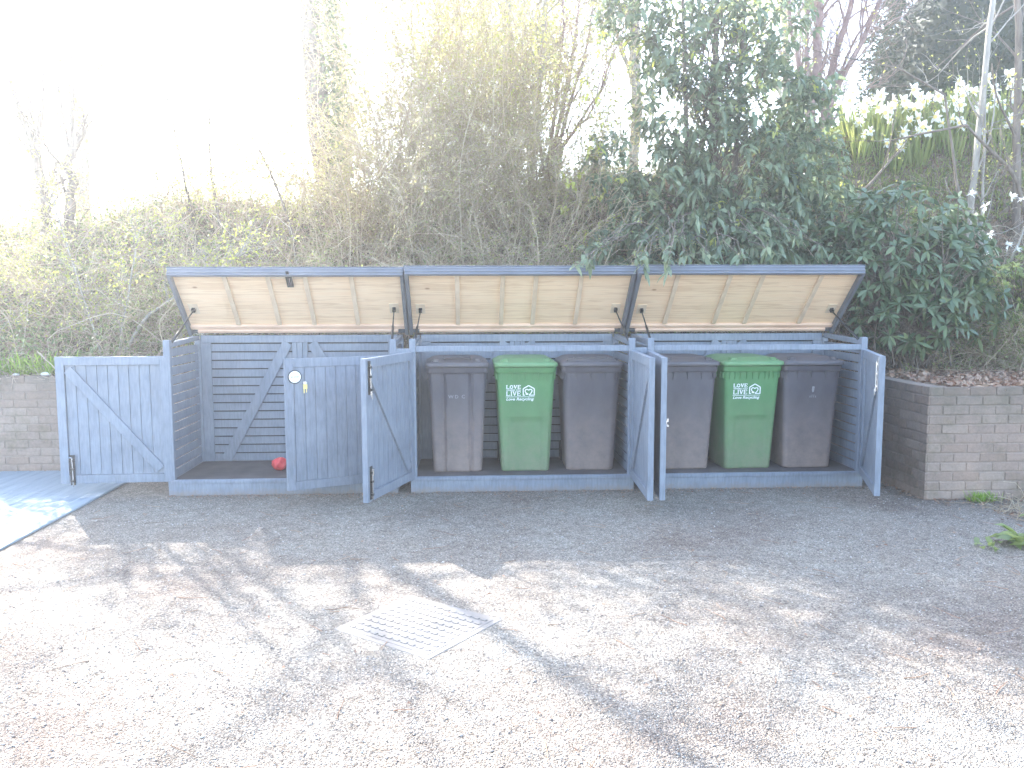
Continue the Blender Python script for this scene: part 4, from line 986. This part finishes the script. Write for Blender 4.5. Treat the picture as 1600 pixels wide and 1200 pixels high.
# white blossom sprig beside the left lid
bl = tree('blossom_shrub', 'small white-flowering shrub behind the left store\'s outer post', (-.25, 1.5, .98), [([(-.25, 1.5, .98), (-.1, 1.35, 1.3), (-.02, 1.25, 1.62)], .010, .004), ([(-.25, 1.5, .98), (-.2, 1.3, 1.3), (-.15, 1.25, 1.5)], .010, .004)], M['bark'], M['midleaf'], (.03, .02), 4, cat='shrub', sub=(8, 4, 3), subl=(.2, .12, .06))
pb = PB(); n = 380; P0 = rng.normal(size=(n, 3))*np.array([.05, .05, .11]) + np.array([.18, -.24, .50]); leaves(pb, P0, rng.normal(size=(n, 3)), .028, .022, 0, .1, False); pb.build('blossom', M['petal'], bl)

# daffodils along the crest of the right bank
def daffodil_mesh():
    st_ = PB(); q = walk(np.zeros((1, 3)), np.array([[0.05, -.05, 1.0]]), .34, 5, .04, 0); st_.tubes(q, taper(1, 5, .005, .004), 4)
    nb = 11; a = rng.uniform(0, 2*PI, nb); P0 = np.stack([np.cos(a)*.04, np.sin(a)*.04, np.zeros(nb)], -1)
    leaves(st_, P0, np.stack([np.cos(a)*.25, np.sin(a)*.25, np.ones(nb)], -1), rng.uniform(.24, .38, nb), .022, .12, .2)
    tip = q[0, -1]; fl = PB(); nn = 6; a = np.arange(nn)*PI/3
    D = np.stack([np.cos(a), -.15*np.ones(nn), np.sin(a)], -1); leaves(fl, np.tile(tip+np.array([0, -.02, 0]), (nn, 1)), D, .068, .052, .0, .05)
    mb = MB(); mb.tube([tuple(tip+np.array([0, -.018, 0])), tuple(tip+np.array([0, -.045, -.004]))], [.012, .018], 8)
    return st_, fl, mb
variants = []
for k in range(3):
    a, b_, c_ = daffodil_mesh(); s0 = a.build('daffodil', M['turfblade']); f0 = b_.build('flower', M['petal'], s0); c0 = c_.build('cup', M['cup'], f0); variants.append((s0, f0, c0))
LB = 'white daffodil in the drift along the crest of the right bank, below the dark hedge'
k = 0
while k < 90:
    x = rng.uniform(7.75, 10.6); y = rng.uniform(3.2, 3.8); v = variants[k % 3]
    if k < 3: s0, f0, c0 = v
    else:
        s0 = v[0].copy(); f0 = v[1].copy(); c0 = v[2].copy()
        for oo in (s0, f0, c0): COL.objects.link(oo)
        f0.parent = s0; c0.parent = f0
    s0.location = (x, y, bz(x, y)-.02); sc = rng.uniform(1.1, 1.6); s0.scale = (sc, sc, sc); s0.rotation_euler = (0, 0, rng.uniform(-.8, .8))
    tag(s0, LB, 'daffodil', 'daffodils on the right bank'); k += 1
# grass on the crest
pb = PB(); n = 30000; P0 = on_bank(n, 5.5, 12, 2.75, 4.6, -.01)
leaves(pb, P0, rng.normal(size=(n, 3))*.35+np.array([0, 0, 1.0]), rng.uniform(.05, .15, n), .012, .2, .1, False)
n = 5000; P0 = on_bank(n, -4, 5.5, 3.6, 5.0, -.01)
leaves(pb, P0, rng.normal(size=(n, 3))*.35+np.array([0, 0, 1.0]), rng.uniform(.05, .15, n), .012, .2, .1, False)
tag(pb.build('grass', M['turfblade']), 'fresh green grass on the crest of the bank', 'grass', kind='stuff')
# dark clipped hedge
hd = empty('hedge', (13.35, 7.5, 3.9)); tag(hd, 'tall dark rounded hedge in the top right behind the daffodils', 'hedge')
pb = PB(); n = 52000
u_ = rng.uniform(0, 1, n); th = rng.uniform(0, 2*PI, n)
# rounded block: superellipse plan, dome top
ax_, ay_, az_ = 3.35, 1.6, 4.2
d3 = unit(rng.normal(size=(n, 3))); d3[:, 2] = np.abs(d3[:, 2]); sup = (np.abs(d3[:, 0])**4 + np.abs(d3[:, 1])**4 + np.abs(d3[:, 2])**4)**(-.25)
P0 = d3*sup[:, None]*np.array([ax_, ay_, az_])*(1-rng.gamma(1.2, .018, n))[:, None]; P0 += .09*np.sin(P0[:, [1, 2, 0]]*4)
keep = P0[:, 1] < .9; P0 = P0[keep]; d3 = d3[keep]
leaves(pb, P0, d3*.6+rng.normal(size=P0.shape), rng.uniform(.06, .12, len(P0)), rng.uniform(.04, .07, len(P0)), .1, .1, False)
pb.build('foliage', M['hedge'], hd)
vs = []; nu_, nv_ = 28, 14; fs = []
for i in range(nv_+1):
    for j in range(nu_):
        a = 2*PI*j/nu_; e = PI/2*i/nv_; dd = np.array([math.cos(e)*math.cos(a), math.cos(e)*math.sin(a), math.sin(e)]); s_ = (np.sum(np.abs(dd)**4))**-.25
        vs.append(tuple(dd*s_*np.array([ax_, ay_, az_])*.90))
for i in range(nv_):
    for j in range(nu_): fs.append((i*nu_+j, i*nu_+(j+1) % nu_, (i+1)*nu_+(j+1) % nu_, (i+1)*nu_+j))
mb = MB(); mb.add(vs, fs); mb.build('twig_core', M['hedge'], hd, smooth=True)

# green blade clump and pale stones on the left wall
def blade_clump(name, label, loc, n, h, spread, cat='plant', wd=.016):
    pb = PB(); P0 = rng.normal(size=(n, 3))*np.array([spread, spread*.4, 0])
    D = rng.normal(size=(n, 3))*.45+np.array([0, 0, 1.0]); Lh = h*rng.uniform(.6, 1.15, n)
    leaves(pb, P0, D, Lh, wd, .22, .1); o = pb.build(name, M['blade']); o.location = loc; return tag(o, label, cat)
blade_clump('leafy_clump', 'bright green strap-leaved clump on the left wall, beside the open door', (-1.78, 1.42, .96), 150, .36, .16)
blade_clump('leafy_clump', 'bright green strap-leaved clump at the photo\'s left edge, on the wall', (-2.25, 1.45, .96), 170, .32, .20)
for (x, y, s, lab) in ((-1.66, 1.30, .06, 'pale stone on the left wall, nearer the open door'), (-1.95, 1.28, .045, 'smaller pale stone on the left wall, nearer the photo\'s edge')):
    me_ = octa(np.array([[0, 0, 0.]]), np.array([s*1.6]), M['palestone'], 'stone'); me_.location = (x, y, .995)
    ss = me_.modifiers.new('round', 'SUBSURF'); ss.levels = ss.render_levels = 2; tag(me_, lab, 'stone', 'stones on the left wall')
# weeds at the right
blade_clump('grass_tuft', 'small grass tuft at the foot of the right brick wall', (7.12, -.66, 0), 140, .13, .06, 'grass tuft', .006)
def broad_weed(label, loc, n, L, Wd):
    pb = PB(); a = rng.uniform(0, 2*PI, n); D = np.stack([np.cos(a), np.sin(a), rng.uniform(.3, 1.3, n)], -1)
    leaves(pb, rng.normal(size=(n, 3))*np.array([.05, .05, 0])+np.array([0, 0, .01]), D, L*rng.uniform(.6, 1.2, n), Wd, .35, .12)
    o = pb.build('broad_leaved_weed', M['midleaf']); o.location = loc; return tag(o, label, 'weed', 'weeds on the gravel')
broad_weed('large broad-leaved weed at the photo\'s right edge, in front of the wall', (6.62, -1.92, 0), 26, .26, .07)
broad_weed('low broad-leaved weed between the large weed and the wall', (7.25, -1.35, 0), 16, .17, .05)
broad_weed('flat little weed left of the large weed on the gravel', (6.33, -1.95, 0), 10, .12, .04)
# dry twiggy stuff at the right wall foot
pb = PB(); n = 260; P0 = np.stack([rng.uniform(7.0, 8.6, n), rng.uniform(-1.4, -.7, n), np.full(n, .01)], -1)
q = walk(P0, rng.normal(size=(n, 3))*np.array([1, 1, .4])+np.array([0, 0, .3]), rng.uniform(.1, .4, n), 6, .3, -.15); q[..., 2] = np.maximum(q[..., 2], .008)
pb.tubes(q, taper(n, 6, .003, .0015), 3); tag(pb.build('dead_stems', M['twig']), 'dry pale stems lying at the foot of the right wall', 'dead stems', kind='stuff')

# ------------------------------------------------------------------ haze
mh = bpy.data.materials.new('flare_haze_air'); mh.use_nodes = True; nt = mh.node_tree; nt.nodes.remove(nt.nodes['Principled BSDF'])
pv = nt.nodes.new('ShaderNodeVolumePrincipled'); pv.inputs['Color'].default_value = (.97, .97, .97, 1)
pv.inputs['Density'].default_value = FLARE_HAZE; pv.inputs['Anisotropy'].default_value = .72
nt.links.new(pv.outputs[0], nt.nodes['Material Output'].inputs['Volume'])
mb = MB(); mb.box(-97, 97, -97, 97, -1, 24)  # thin air volume added to imitate a lens flare veil and lift blacks
tag(mb.build('flare_haze', mh), kind='stuff')
